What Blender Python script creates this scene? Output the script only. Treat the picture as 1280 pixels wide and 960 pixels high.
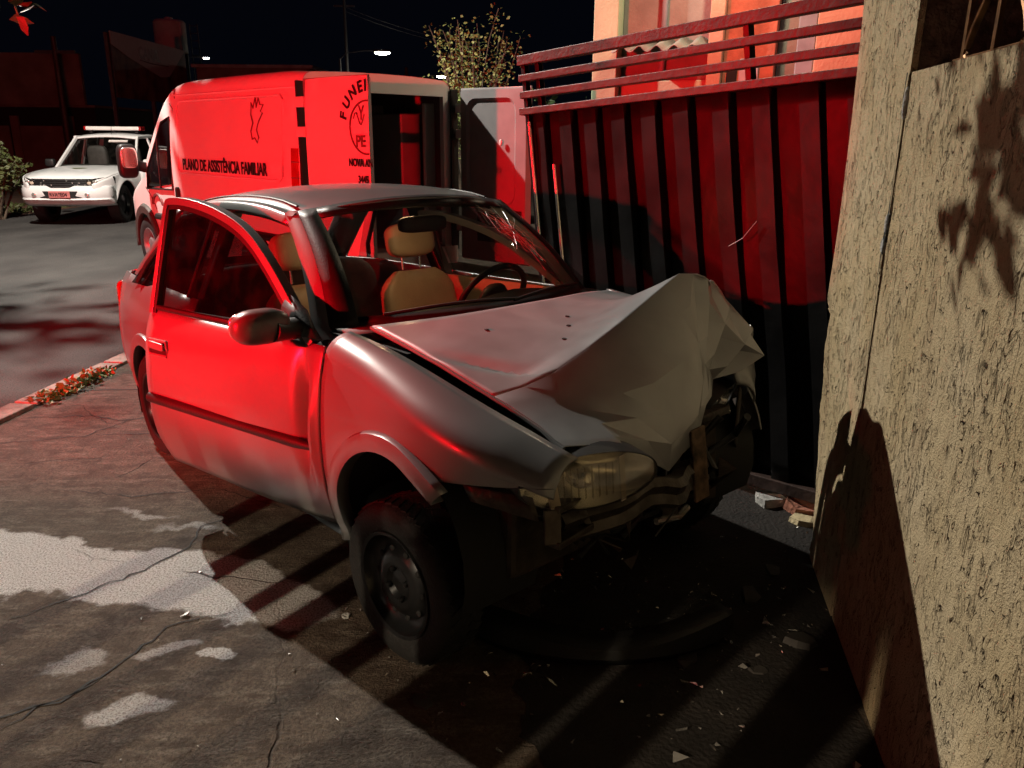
import bpy, bmesh, math, random
from mathutils import Vector, Matrix, Euler, noise
for o in list(bpy.data.objects): bpy.data.objects.remove(o)
scene = bpy.context.scene
C = scene.collection
R = math.radians
random.seed(7)

# ------------------------------------------------------------------ camera
cam_d = bpy.data.cameras.new('camera'); cam = bpy.data.objects.new('camera', cam_d); C.objects.link(cam)
cam.location = (0, 0, 1.727)
cam.rotation_euler = (Matrix.Rotation(R(90 - 17.2), 4, 'X') @ Matrix.Rotation(R(.51), 4, 'Z')).to_euler()
cam_d.sensor_fit = 'HORIZONTAL'; cam_d.sensor_width = 36; cam_d.lens = 36 * 993.8 / 1280
cam_d.clip_start = .05; cam_d.clip_end = 600
scene.camera = cam
# ------------------------------------------------------------------ night sky
world = bpy.data.worlds.new('World'); scene.world = world; world.use_nodes = True
wn = world.node_tree.nodes; wl = world.node_tree.links; wn.clear()
bg = wn.new('ShaderNodeBackground'); wo = wn.new('ShaderNodeOutputWorld')
sky = wn.new('ShaderNodeTexSky'); sky.sky_type = 'NISHITA'; sky.sun_disc = False
sky.sun_elevation = R(-4); sky.sun_rotation = R(200)
wmix = wn.new('ShaderNodeMix'); wmix.data_type = 'RGBA'; wmix.inputs[0].default_value = .02
wmix.inputs[6].default_value = (.0009, .0012, .0026, 1)
wl.new(sky.outputs[0], wmix.inputs[7]); wl.new(wmix.outputs[2], bg.inputs[0]); wl.new(bg.outputs[0], wo.inputs[0])
bg.inputs[1].default_value = 1.0
# ------------------------------------------------------------------ view
scene.view_settings.view_transform = 'Standard'; scene.view_settings.look = 'None'
scene.view_settings.exposure = 0; scene.view_settings.gamma = 1; scene.view_settings.use_curve_mapping = False
scene.render.engine = 'CYCLES'
scene.cycles.max_bounces = 6; scene.cycles.diffuse_bounces = 1; scene.cycles.glossy_bounces = 3; scene.cycles.transparent_max_bounces = 10
# light strengths and places (the lamps themselves are built further down with their posts)
KEY_POS = (-6.9, 10.1, 7.5); KEY_W = 5600; KEY_COL = (1.0, .93, .82)
RED_POS = (-6.3, -.55, 2.02); RED_W = 6200; RED_COL = (1.0, .0015, .008)
BACK_POS = (-5.9, -5.1, 4.7); BACK_W = 2600

# ------------------------------------------------------------------ helpers
def lerp(a, b, t): return a + (b - a) * t
def interp(tab, x):
    if x <= tab[0][0]: return tab[0][1]
    for (a, b), (c, d) in zip(tab, tab[1:]):
        if x <= c: return lerp(b, d, (x - a) / (c - a))
    return tab[-1][1]
def sinterp(tab, x):                       # smooth (Catmull-Rom) interpolation
    n = len(tab)
    if x <= tab[0][0]: return tab[0][1]
    if x >= tab[-1][0]: return tab[-1][1]
    for i in range(n - 1):
        if x <= tab[i + 1][0]:
            x0, y0 = tab[max(i - 1, 0)]; x1, y1 = tab[i]; x2, y2 = tab[i + 1]; x3, y3 = tab[min(i + 2, n - 1)]
            t = (x - x1) / (x2 - x1); h = x2 - x1
            m1 = (y2 - y0) / (x2 - x0) * h; m2 = (y3 - y1) / (x3 - x1) * h
            return (2*t**3-3*t*t+1)*y1 + (t**3-2*t*t+t)*m1 + (-2*t**3+3*t*t)*y2 + (t**3-t*t)*m2
def tag(o, label=None, cat=None, group=None, kind=None):
    if label: o['label'] = label
    if cat: o['category'] = cat
    if group: o['group'] = group
    if kind: o['kind'] = kind
    return o
def thing(name, label, cat, loc=(0, 0, 0), rz=0, group=None):
    o = bpy.data.objects.new(name, None); C.objects.link(o); o.location = loc; o.rotation_euler = (0, 0, rz)
    o.empty_display_size = .2
    return tag(o, label, cat, group)
def copy_tree(o, parent=None):
    c = o.copy(); C.objects.link(c); c.parent = parent
    for ch in o.children: copy_tree(ch, c)
    return c
class MB:
    def __init__(s): s.v = []; s.f = []; s.m = []
    def add(s, vs, fs, mi=0):
        n = len(s.v); s.v += [tuple(v) for v in vs]
        for f in fs: s.f.append([i + n for i in f]); s.m.append(mi)
        return s
    def box(s, c, d, rot=None, mi=0):
        vs = []
        for sx in (-.5, .5):
            for sy in (-.5, .5):
                for sz in (-.5, .5):
                    p = Vector((sx*d[0], sy*d[1], sz*d[2]))
                    if rot is not None: p = rot @ p
                    vs.append(p + Vector(c))
        return s.add(vs, [(0,1,3,2), (4,6,7,5), (0,4,5,1), (2,3,7,6), (0,2,6,4), (1,5,7,3)], mi)
    def bar(s, p0, p1, w, h, up=(0, 0, 1), mi=0):
        p0, p1 = Vector(p0), Vector(p1); d = (p1 - p0).normalized(); u = Vector(up)
        a = d.cross(u)
        if a.length < 1e-4: a = d.cross(Vector((1, 0, 0)))
        a.normalize(); b = a.cross(d).normalized()
        vs = [p + a*sx*w/2 + b*sy*h/2 for p in (p0, p1) for sx, sy in ((-1,-1), (1,-1), (1,1), (-1,1))]
        return s.add(vs, [(0,3,2,1), (4,5,6,7), (0,1,5,4), (1,2,6,5), (2,3,7,6), (3,0,4,7)], mi)
    def tube(s, pts, r, n=8, closed=False, mi=0, flat=1.0, up=(0, 0, 1)):
        pts = [Vector(p) for p in pts]; k = len(pts); rings = []
        for i, p in enumerate(pts):
            if closed: d = pts[(i+1) % k] - pts[i-1]
            else: d = pts[min(i+1, k-1)] - pts[max(i-1, 0)]
            d.normalize(); u = Vector(up)
            a = d.cross(u)
            if a.length < 1e-3: a = d.cross(Vector((1, 0, 0)))
            a.normalize(); b = a.cross(d).normalized()
            rr = r[i] if isinstance(r, (list, tuple)) else r
            rings.append([p + a*math.cos(2*math.pi*j/n)*rr + b*math.sin(2*math.pi*j/n)*rr*flat for j in range(n)])
        vs = [q for ring in rings for q in ring]; fs = []
        for i in range(k if closed else k - 1):
            i2 = (i + 1) % k
            for j in range(n):
                j2 = (j + 1) % n; fs.append((i*n+j, i*n+j2, i2*n+j2, i2*n+j))
        if not closed: fs += [tuple(range(n-1, -1, -1)), tuple(range((k-1)*n, k*n))]
        return s.add(vs, fs, mi)
    def grid(s, rows, mi=0, closed_u=False):
        nr, nc = len(rows), len(rows[0]); vs = [q for r in rows for q in r]; fs = []
        for i in range(nr - 1):
            for j in range(nc - (0 if closed_u else 1)):
                j2 = (j + 1) % nc
                fs.append((i*nc+j, i*nc+j2, (i+1)*nc+j2, (i+1)*nc+j))
        return s.add(vs, fs, mi)
    def lathe(s, prof, M=None, n=24, mi=0):      # prof: (axial, radius), axis = local Y
        rows = []
        for a, r in prof:
            row = []
            for j in range(n):
                t = 2*math.pi*j/n; p = Vector((r*math.cos(t), a, r*math.sin(t)))
                row.append(M @ p if M is not None else p)
            rows.append(row)
        return s.grid(rows, mi, closed_u=True)
    def prism(s, poly, f0, f1, mi=0):            # poly: 2D points; f0/f1 map them to the two 3D ends
        n = len(poly); vs = [f0(*p) for p in poly] + [f1(*p) for p in poly]
        fs = [tuple(range(n-1, -1, -1)), tuple(range(n, 2*n))] + [(i, (i+1) % n, n+(i+1) % n, n+i) for i in range(n)]
        return s.add(vs, fs, mi)
    def se(s, c, d, e1=.4, e2=.4, n=20, m=12, M=None, mi=0):   # superellipsoid: half sizes d
        def sp(w, e): return math.copysign(abs(w)**e, w)
        rows = []
        for i in range(m + 1):
            ph = -math.pi/2 + math.pi*i/m; row = []
            for j in range(n):
                th = 2*math.pi*j/n
                p = Vector((d[0]*sp(math.cos(ph), e1)*sp(math.cos(th), e2), d[1]*sp(math.cos(ph), e1)*sp(math.sin(th), e2), d[2]*sp(math.sin(ph), e1)))
                if M is not None: p = M @ p
                row.append(p + Vector(c))
            rows.append(row)
        return s.grid(rows, mi, closed_u=True)
    def build(s, name, mat, parent=None, smooth=False, bevel=0, solid=0, off=0, sub=0, recalc=True, loc=None):
        me = bpy.data.meshes.new(name); me.from_pydata(s.v, [], s.f)
        bm = bmesh.new(); bm.from_mesh(me)
        for f, i in zip(bm.faces, s.m): f.material_index = i
        bmesh.ops.remove_doubles(bm, verts=bm.verts, dist=1e-5)
        if recalc: bmesh.ops.recalc_face_normals(bm, faces=bm.faces)
        bm.to_mesh(me); bm.free()
        for m_ in (mat if isinstance(mat, (list, tuple)) else [mat]): me.materials.append(m_)
        if smooth:
            for p in me.polygons: p.use_smooth = True
            if smooth != 'all':
                try: me.set_sharp_from_angle(angle=R(smooth if smooth is not True else 38))
                except Exception: pass
        o = bpy.data.objects.new(name, me); C.objects.link(o); o.parent = parent
        if loc: o.location = loc
        if solid:
            md = o.modifiers.new('solid', 'SOLIDIFY'); md.thickness = solid; md.offset = off
        if bevel:
            md = o.modifiers.new('bevel', 'BEVEL'); md.width = bevel; md.segments = 2; md.limit_method = 'ANGLE'; md.angle_limit = R(40)
        if sub:
            md = o.modifiers.new('sub', 'SUBSURF'); md.levels = sub; md.render_levels = sub
        return o
def text_mesh(txt, size, bold=0.0, extrude=.0015, align='LEFT', sx=1.0):
    cu = bpy.data.curves.new('t', 'FONT'); cu.body = txt; cu.size = size; cu.offset = bold; cu.extrude = extrude; cu.align_x = align
    o = bpy.data.objects.new('t', cu); C.objects.link(o)
    dg = bpy.context.evaluated_depsgraph_get(); dg.update()
    me = bpy.data.meshes.new_from_object(o.evaluated_get(dg)); bpy.data.objects.remove(o)
    for v in me.vertices: v.co.x *= sx
    return me
def text_obj(name, txt, size, mat, M, parent, **k):      # M maps text (x right, y up, z out) to parent space
    me = text_mesh(txt, size, **k); me.transform(M); me.materials.clear(); me.materials.append(mat)
    o = bpy.data.objects.new(name, me); C.objects.link(o); o.parent = parent
    return o
def frame(o, ex, ey, ez):
    ex, ey, ez = Vector(ex), Vector(ey), Vector(ez)
    return Matrix(((ex.x, ey.x, ez.x, o[0]), (ex.y, ey.y, ez.y, o[1]), (ex.z, ey.z, ez.z, o[2]), (0, 0, 0, 1)))

# ------------------------------------------------------------------ materials
def pm(name, col, rough=.5, metal=0, var=.15, scale=8, bump=0, bscale=60, col2=None, coat=0, spec=.5, rvar=0, detail=3, dist=.02, emit=None, es=0, trans=0, stretch=None):
    m = bpy.data.materials.new(name); m.use_nodes = True; nt = m.node_tree; N = nt.nodes; L = nt.links
    b = N['Principled BSDF']; b.inputs['Roughness'].default_value = rough; b.inputs['Metallic'].default_value = metal
    b.inputs['Specular IOR Level'].default_value = spec
    if coat: b.inputs['Coat Weight'].default_value = coat; b.inputs['Coat Roughness'].default_value = .08
    if trans: b.inputs['Transmission Weight'].default_value = trans
    tc = N.new('ShaderNodeTexCoord'); src = tc.outputs['Object']
    if stretch:
        mp = N.new('ShaderNodeMapping'); mp.inputs['Scale'].default_value = stretch; L.new(src, mp.inputs[0]); src = mp.outputs[0]
    nz = N.new('ShaderNodeTexNoise'); nz.inputs['Scale'].default_value = scale; nz.inputs['Detail'].default_value = detail; L.new(src, nz.inputs['Vector'])
    rp = N.new('ShaderNodeValToRGB'); rp.color_ramp.elements[0].position = .3; rp.color_ramp.elements[1].position = .7
    c2 = col2 or [min(1, c*(1+var)) for c in col]; c1 = col if col2 else [c*(1-var) for c in col]
    rp.color_ramp.elements[0].color = (*c1, 1); rp.color_ramp.elements[1].color = (*c2, 1)
    L.new(nz.outputs['Fac'], rp.inputs[0]); L.new(rp.outputs[0], b.inputs['Base Color'])
    if rvar:
        mr = N.new('ShaderNodeMapRange'); mr.inputs[3].default_value = max(.02, rough-rvar); mr.inputs[4].default_value = min(1, rough+rvar)
        L.new(nz.outputs['Fac'], mr.inputs[0]); L.new(mr.outputs[0], b.inputs['Roughness'])
    if bump:
        n2 = N.new('ShaderNodeTexNoise'); n2.inputs['Scale'].default_value = bscale; n2.inputs['Detail'].default_value = 3; L.new(src, n2.inputs['Vector'])
        bp = N.new('ShaderNodeBump'); bp.inputs['Strength'].default_value = bump; bp.inputs['Distance'].default_value = dist
        L.new(n2.outputs['Fac'], bp.inputs['Height']); L.new(bp.outputs[0], b.inputs['Normal'])
    if emit:
        b.inputs['Emission Color'].default_value = (*emit, 1); b.inputs['Emission Strength'].default_value = es
    return m
def glassmat(name, tint=(.75, .8, .8), gl=.10, rough=.02, dirt=.03, dcol=(.35, .3, .25)):
    m = bpy.data.materials.new(name); m.use_nodes = True; nt = m.node_tree; N = nt.nodes; L = nt.links; N.clear()
    out = N.new('ShaderNodeOutputMaterial'); tr = N.new('ShaderNodeBsdfTransparent'); tr.inputs[0].default_value = (*tint, 1)
    g = N.new('ShaderNodeBsdfGlossy'); g.inputs['Roughness'].default_value = rough
    lw = N.new('ShaderNodeLayerWeight'); lw.inputs[0].default_value = .25
    mr = N.new('ShaderNodeMapRange'); mr.inputs[3].default_value = gl*.4; mr.inputs[4].default_value = min(1, gl*5); L.new(lw.outputs['Facing'], mr.inputs[0])
    mx = N.new('ShaderNodeMixShader'); L.new(mr.outputs[0], mx.inputs[0]); L.new(tr.outputs[0], mx.inputs[1]); L.new(g.outputs[0], mx.inputs[2])
    df = N.new('ShaderNodeBsdfDiffuse'); df.inputs[0].default_value = (*dcol, 1)
    tc = N.new('ShaderNodeTexCoord'); nz = N.new('ShaderNodeTexNoise'); nz.inputs['Scale'].default_value = 9; nz.inputs['Detail'].default_value = 3; L.new(tc.outputs['Object'], nz.inputs['Vector'])
    m2 = N.new('ShaderNodeMapRange'); m2.inputs[1].default_value = .4; m2.inputs[2].default_value = .8; m2.inputs[3].default_value = dirt*.3; m2.inputs[4].default_value = dirt*2; L.new(nz.outputs['Fac'], m2.inputs[0])
    mx2 = N.new('ShaderNodeMixShader'); L.new(m2.outputs[0], mx2.inputs[0]); L.new(mx.outputs[0], mx2.inputs[1]); L.new(df.outputs[0], mx2.inputs[2])
    L.new(mx2.outputs[0], out.inputs[0])
    return m
M = {}
M['silver'] = pm('silver_paint', (.225, .23, .232), .32, .35, .05, 3, coat=.35, rvar=.09, bump=.02, bscale=5)
M['hood'] = pm('scuffed_silver_paint', (.36, .368, .375), .36, .3, .10, 6, coat=.3, rvar=.12, bump=.05, bscale=7)
M['black'] = pm('black_plastic', (.012, .012, .012), .5, 0, .3, 20, bump=.1, bscale=120)
M['shell'] = pm('mirror_grey', (.13, .128, .125), .34, .2, .2, 20)
M['dark'] = pm('dark_cavity', (.008, .008, .008), .8)
M['rubber'] = pm('tyre_rubber', (.009, .009, .009), .75, 0, .3, 30, bump=.25, bscale=90)
M['steel'] = pm('black_steel', (.03, .031, .033), .28, .7, .3, 12)
M['tan'] = pm('tan_leather', (.56, .42, .27), .5, 0, .12, 6, bump=.12, bscale=140)
M['trim'] = pm('grey_trim', (.05, .045, .04), .6, 0, .2, 12, bump=.1, bscale=150)
M['liner'] = pm('headliner', (.16, .14, .12), .9, 0, .1, 20)
M['rustmetal'] = pm('primer_metal', (.085, .072, .058), .42, .6, .4, 16, col2=(.03, .022, .016), bump=.2, bscale=40)
M['darkmetal'] = pm('dirty_engine_metal', (.05, .038, .03), .6, .4, .5, 14, bump=.3, bscale=40)
M['chrome'] = pm('reflector_chrome', (.88, .86, .80), .22, .8, .1, 6)
M['glass'] = glassmat('clear_glass', (.86, .88, .87), .05, .02, .02)
M['wglass'] = glassmat('windscreen_glass', (.80, .83, .82), .035, .02, .012)
M['tint2'] = glassmat('lightly_tinted_glass', (.62, .63, .62), .05, .02, .01)
M['tint'] = glassmat('tinted_glass', (.13, .135, .135), .06, .02, .01)
M['lens'] = glassmat('headlamp_lens', (.90, .88, .80), .13, .04, .045, (.6, .55, .45))
M['amber'] = pm('clear_indicator', (.5, .42, .32), .3, 0, .1)
M['white'] = pm('white_paint', (.74, .74, .73), .32, 0, .03, 2, coat=.4, rvar=.05, bump=.008, bscale=6)
M['print'] = pm('black_print', (.02, .012, .014), .5, 0, .1)
M['printred'] = pm('dark_red_print', (.16, .05, .05), .5, 0, .1)
M['tail'] = pm('red_tail_lamp', (.35, .01, .01), .15, 0, .2, coat=.5)
M['inner'] = pm('grey_inner_panel', (.26, .245, .25), .55, 0, .1, 5, bump=.04, bscale=20)
M['cargo'] = pm('cargo_lining', (.16, .11, .12), .7, 0, .2, 4)
M['beam'] = pm('light_bar_lens', (.75, .70, .66), .3, 0, .05)
# ================================================================== the wrecked car
# local frame: x forward (0 = front axle), y left, z up; B() takes (x, right, z) and adds the nose-up attitude
def B(x, r, z): return Vector((x, -r, z + .006 + (x + 2.443) * .056))
PROF = [(.16, .68), (.20, .735), (.30, .772), (.42, .796), (.55, .803), (.66, .800), (.78, .788), (.86, .770), (.92, .745), (.98, .70)]
def yside(x, z):
    y = sinterp(PROF, z)
    if x > .05: y -= .26 * ((x - .05) / .75) ** 2.2
    if x < -2.2: y -= .13 * ((-2.2 - x) / 1.1) ** 2
    return y
BELT = [(-.42, .915), (-1.5, .935), (-2.5, .965), (-3.3, .955)]
def belt(x): return interp(BELT[::-1], x)
def archz(x, cx, rad=.355, cz=.285):
    d = abs(x - cx)
    return cz + math.sqrt(rad*rad - d*d) if d < rad else None
def frange(a, b, n): return [a + (b - a) * i / n for i in range(n + 1)]

car = thing('wrecked_car', 'crashed silver compact car with crumpled bonnet and open passenger door', 'car', (.2045, 2.8654, 0), R(90 - 138.9))

def side_panel(name, side, x0, x1, n, zb, zt, parent, mat=None, tf=None, warp=None, nz=14, solid=.012):
    rows = []
    for x in frange(x0, x1, n):
        a, b = zb(x), zt(x); col = []
        for k in range(nz + 1):
            z = a + (b - a) * k / nz; p = [x, yside(x, z), z]
            if warp: p = warp(*p)
            q = B(p[0], side * p[1], p[2]); col.append(tf(q) if tf else q)
        rows.append(col)
    return MB().grid(rows).build(name, mat or M['silver'], parent, smooth=30, solid=solid)

# ---- front fenders
def fend_zb(x):
    a = archz(x, 0)
    if x > 0: return max(a or 0, lerp(.575, .645, x / .62))
    return a if a is not None else .20
FTOP = [(-.42, .945), (-.2, .915), (0, .873), (.2, .822), (.4, .765), (.62, .70)]
FIN = [(-.42, .665), (0, .640), (.3, .612), (.62, .555)]
def fender(side):
    rows = []
    xs = sorted(set(frange(-.42, -.355, 2) + [.355*math.sin(t) for t in frange(-math.pi/2, math.pi/2, 22)] + frange(.355, .62, 6)))
    for x in xs:
        zt = sinterp(FTOP, x); zs = zt - .085; zb = fend_zb(x); yi = sinterp(FIN, x); ys = yside(x, zs); pts = []
        for k in range(11):
            z = zb + (zs - zb) * k / 10; pts.append((yside(x, z), z))
        for k in range(1, 9):
            t = math.pi/2 * k / 8; pts.append((yi + (ys - yi) * math.cos(t), zs + (zt - zs) * math.sin(t)))
        col = []
        for (y, z) in pts:
            xx, yy, zz = x, y, z
            # front edge leans back round the head lamp
            if x > .45: xx -= max(0, (z - .66)) * .5 * (x - .45) / .17
            if side < 0:      # crushed left wing
                k = max(0, (x + .1) / .72); xx -= .17 * k * k; yy -= .05*k + .04 * math.sin(9*z + 14*x) * k; zz += .05 * math.sin(11*x + 3) * k
            else:
                yy += .006 * math.sin(7*x + 9*z) * max(0, x + .1)
            col.append(B(xx, side * yy, zz))
        rows.append(col)
    return MB().grid(rows).build('front_wing', M['silver'], car, smooth=30, solid=.008)
fr = fender(1)
fl = fender(-1); fl['label'] = 'crushed wing on the gate side'
def arch_lip(side, cx, a0, a1, parent, bend=False):
    rows = []
    for t in frange(a0, a1, 24):
        ca, sa = math.cos(t), math.sin(t); ring = []
        for (dr, dy) in ((-.012, -.03), (-.012, .016), (.012, .024), (.045, .018), (.055, -.004)):
            x = cx + (.355 + dr) * ca; z = .285 + (.355 + dr) * sa; yy = yside(x, max(z, .22)) + dy
            if bend and t < R(75): k = (R(75) - t) / R(30); z += .012*k*k; yy += .02*k; x += .045*k*k
            ring.append(B(x, side * yy, z))
        rows.append(ring)
    return MB().grid(rows).build('arch_moulding', M['silver'], parent, smooth=40, solid=.004)
arch_lip(1, 0, R(196), R(46), fr, True); arch_lip(-1, 0, R(196), R(20), fl)

# ---- rear doors, quarters, left front door
def rz_b(x):
    a = archz(x, -2.443); return max(.205, a) if a is not None else (.205 if x > -2.443 else .22)
xr = lambda a, b: sorted(set(frange(a, b, 6) + [x for x in [-2.443 + .355*math.sin(t) for t in frange(-math.pi/2, math.pi/2, 20)] if min(a, b) <= x <= max(a, b)]))
def side_panel_xs(name, side, xs, zb, zt, parent):
    rows = []
    for x in xs:
        a, b = zb(x), zt(x); rows.append([B(x, side * yside(x, a + (b-a)*k/12), a + (b-a)*k/12) for k in range(13)])
    return MB().grid(rows).build(name, M['silver'], parent, smooth=30, solid=.012)
for side in (1, -1):
    q = side_panel_xs('rear_quarter', side, xr(-3.28, -1.705), rz_b, belt, car)
    arch_lip(side, -2.443, R(185), R(-5), q)
    mb = MB(); mb.tube([B(x, side*(yside(x, .53)+.008), .53) for x in frange(-2.06, -1.74, 6)], .02, 8, flat=1.0); mb.build('rub_strip', M['black'], q, smooth=True)
    # sill between the wheels
    MB().grid([[B(x, side*.775, .20), B(x, side*.745, .17), B(x, side*.68, .16), B(x, side*.655, .26)] for x in frange(-2.12, -.36, 8)]).build('sill', M['silver'], car, smooth=30)
ld = side_panel('front_door', -1, -1.695, -.43, 8, lambda x: .205, belt, car)
ld['label'] = 'closed driver door'

# ---- the open passenger door, modelled round its hinge
HX, HR = -.43, .775
hinge = B(HX, HR, 0)
def dwarp(x, y, z):
    y += .012 * math.exp(-((x+.95)/.35)**2)
    d = math.exp(-((x + .53 + .06*(z-.62))/.035)**2) * math.exp(-((z - .66)/.17)**2)
    y -= .055 * d
    e = math.exp(-((x + .475)/.022)**2) * math.exp(-((z - .58)/.15)**2); y += .022 * e
    return x, y, z
rows = []
for x in frange(-1.695, -.70, 16) + frange(-.68, -.432, 22):
    a, b = .215, belt(x) - .01; col = []
    for k in range(27):
        z = a + (b - a) * k / 26; X = x
        if x < -1.55: X += (.34 - z) * .45 * ((-1.55 - x) / .145) if z < .34 else 0      # rounded rear bottom corner
        p = dwarp(X, yside(X, z), z); col.append(B(*p) - hinge)
    rows.append(col)
door = MB().grid(rows).build('front_door', M['silver'], car, smooth=30, solid=.01)
door['label'] = 'open dented passenger door'
door.location = hinge; door.rotation_euler = (0, 0, R(9.5))
D = lambda x, r, z: B(x, r, z) - hinge
# edge folds and inner card
mb = MB()
mb.grid([[D(-1.695 + (.34-z)*.45*(z < .34), yside(-1.695, z), z), D(-1.688 + (.34-z)*.45*(z < .34), yside(-1.69, z) - .085, z)] for z in frange(.215, .925, 16)])
mb.grid([[D(x, yside(x, .215), .215), D(x, yside(x, .215) - .06, .218)] for x in frange(-1.63, -.432, 8)])
mb.grid([[D(-.432, yside(-.432, z), z), D(-.436, yside(-.43, z) - .075, z)] for z in frange(.215, .92, 8)])
mb.build('edge_fold', M['silver'], door, smooth=30)
MB().grid([[D(x, yside(x, z) - .09 - .015*math.sin((z-.2)*4), z) for z in frange(.23, .92, 10)] for x in frange(-1.62, -.44, 8)]).build('inner_card', M['trim'], door, smooth=True, solid=.01)
# window frame
def wlean(z): return .752 - (z - .92) * .46
def wleanD(z): return .752 - (z - .92) * .27
WF = [(-1.690, .92), (-1.692, 1.10), (-1.692, 1.28), (-1.688, 1.385), (-1.655, 1.412), (-1.50, 1.408), (-1.30, 1.376), (-1.12, 1.328), (-.98, 1.268), (-.84, 1.178), (-.70, 1.072), (-.58, .975), (-.50, .915)]
WFS = [(sinterp([(i, p[0]) for i, p in enumerate(WF)], t), sinterp([(i, p[1]) for i, p in enumerate(WF)], t)) for t in frange(0, len(WF)-1, 44)]
LEAN = [wleanD]
def frame_strip(outw, inw, dy0, dy1):
    rows = []
    cx, cz = -1.05, 1.05
    for i, (x, z) in enumerate(WFS):
        a = WFS[max(i-1, 0)]; b = WFS[min(i+1, len(WFS)-1)]; t = Vector((b[0]-a[0], b[1]-a[1])); t.normalize(); n = Vector((t.y, -t.x))
        if (Vector((cx, cz)) - Vector((x, z))).dot(n) < 0: n = -n
        ring = []
        for (o_, dy) in ((outw, dy0), (outw, dy1), (inw, dy1), (inw, dy0)):
            xx, zz = x + n.x*o_, max(z + n.y*o_, .90); ring.append(D(xx, LEAN[0](zz) + dy, zz))
        rows.append(ring)
    return rows
MB().grid(frame_strip(0, .030, -.030, .010), closed_u=True).build('window_frame', M['silver'], door, smooth=35, bevel=.003)
MB().grid(frame_strip(.028, .050, -.03, .005), closed_u=True).build('window_seal', M['black'], door, smooth=35)
gl = MB(); poly = [(x, z) for x, z in WFS if z > .93]
cx, cz = -1.1, 1.05
rows = []
for z in frange(.925, 1.36, 12):
    # extent of the opening at this height
    xs_ = []
    for (a, b) in zip(WFS, WFS[1:]):
        if (a[1]-z)*(b[1]-z) <= 0 and a[1] != b[1]: xs_.append(a[0] + (b[0]-a[0])*(z-a[1])/(b[1]-a[1]))
    if len(xs_) < 2: continue
    x0, x1 = min(xs_) + .03, max(xs_) - .03
    if x1 > x0: rows.append([D(lerp(x0, x1, t), LEAN[0](z) - .014, z) for t in frange(0, 1, 6)])
MB().grid(rows).build('window_pane', M['tint'], door, smooth=True)
MB().tube([D(x, yside(x, .91)-.012, belt(x) + .002) for x in frange(-1.68, -.66, 8)], .013, 8).build('belt_strip', M['black'], door, smooth=True)
mb = MB(); mb.tube([D(x, yside(x, .53 )+.010, .535 - .0*(x)) for x in frange(-1.68, -.48, 12)], [.020]*12 + [.012], 10, flat=1.15); mb.build('rub_strip', M['black'], door, smooth=True)
# handle: bezel, cup, flap
mb = MB(); hx, hz = -1.575, .775; hy = yside(hx, hz) + .012*math.exp(-((hx+.95)/.35)**2)
mb.tube([D(hx+dx, hy+.008, hz+dz) for dx, dz in ((-.075,-.033), (-.08,.0), (-.075,.033), (.075,.033), (.08,0), (.075,-.033))], .007, 6, closed=True); hb = mb.build('door_handle', M['silver'], door, smooth=True)
MB().box(D(hx, hy+.004, hz-.004), (.145, .012, .06)).build('handle_cup', M['dark'], hb, bevel=.004)
MB().se(D(hx, hy+.016, hz+.012), (.066, .010, .017), .4, .4).build('handle_flap', M['silver'], hb, smooth=True)
# mirror on its black sail
mb = MB(); mb.grid([[D(-.47, .755, .925), D(-.60, .755, .925), D(-.72, .75, .925)], [D(-.53, .74, .965), D(-.62, .735, .995), D(-.70, .73, 1.02)], [D(-.60, .70, 1.0), D(-.66, .70, 1.04), D(-.70, .70, 1.06)]])
sail = mb.build('mirror', M['black'], door, smooth=True, solid=.03)
mb = MB(); mb.tube([D(-.60, .76, .955), D(-.60, .81, .955), D(-.60, .86, .965)], [.05, .045, .055], 12, flat=.8); mb.build('mirror_arm', M['black'], sail, smooth=True)
Mr = Matrix.Rotation(R(-12), 3, 'Z')
mb = MB(); mb.se(D(-.625, .885, .98), (.055, .105, .062), .75, .72, n=28, m=18, M=Mr); mb.build('mirror_shell', M['shell'], sail, smooth='all')
mb = MB(); mb.se(D(-.672, .885, .98), (.014, .088, .05), .6, .6, M=Mr); mb.build('mirror_glass', M['chrome'], sail, smooth='all')

# ---- greenhouse: roof, pillars, glass
RE = [(-1.05, .548, 1.338), (-1.25, .562, 1.372), (-1.5, .568, 1.388), (-1.8, .566, 1.388), (-2.1, .556, 1.368), (-2.36, .538, 1.328)]
rows = []
for i, x in enumerate(frange(-1.0, -2.40, 22)):
    ye = sinterp([(-p[0], p[1]) for p in RE], -x); ze = sinterp([(-p[0], p[2]) for p in RE], -x)
    fr_ = min(1, (-1.0 - x) / .12); row = []
    for t in frange(-1, 1, 24):
        crown = (.048 * (1 - t*t) + .012 * (1 - t**8))
        xx = x
        if x > -1.2: xx = x + .075 * (1 - t*t) * (1 - (-1.0-x)/.2) - .05*(1 - (-1.0-x)/.2)*abs(t)**3
        zz = ze + crown - (.012 * (1 - fr_))
        if abs(t) > .9: zz -= .012 * (abs(t) - .9) / .1
        row.append(B(xx, ye * t * 1.0, zz))
    rows.append(row)
roof = MB().grid(rows).build('roof', M['silver'], car, smooth=40, solid=.01, off=-1)
for side in (1, -1):                      # drip channel trim strips
    MB().tube([B(x, side*.50, sinterp([(-p[0], p[2]) for p in RE], -x) + .0205) for x in frange(-1.1, -2.3, 10)], .008, 6, flat=.5).build('roof_strip', M['black'], roof, smooth=True)
rows = []
for x in frange(-1.02, -2.36, 8): rows.append([B(x, .54*t, sinterp([(-p[0], p[2]) for p in RE], -x) + .03*(1-t*t) - .03) for t in frange(-1, 1, 8)])
MB().grid(rows).build('headliner', M['liner'], roof, smooth=True)
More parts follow.
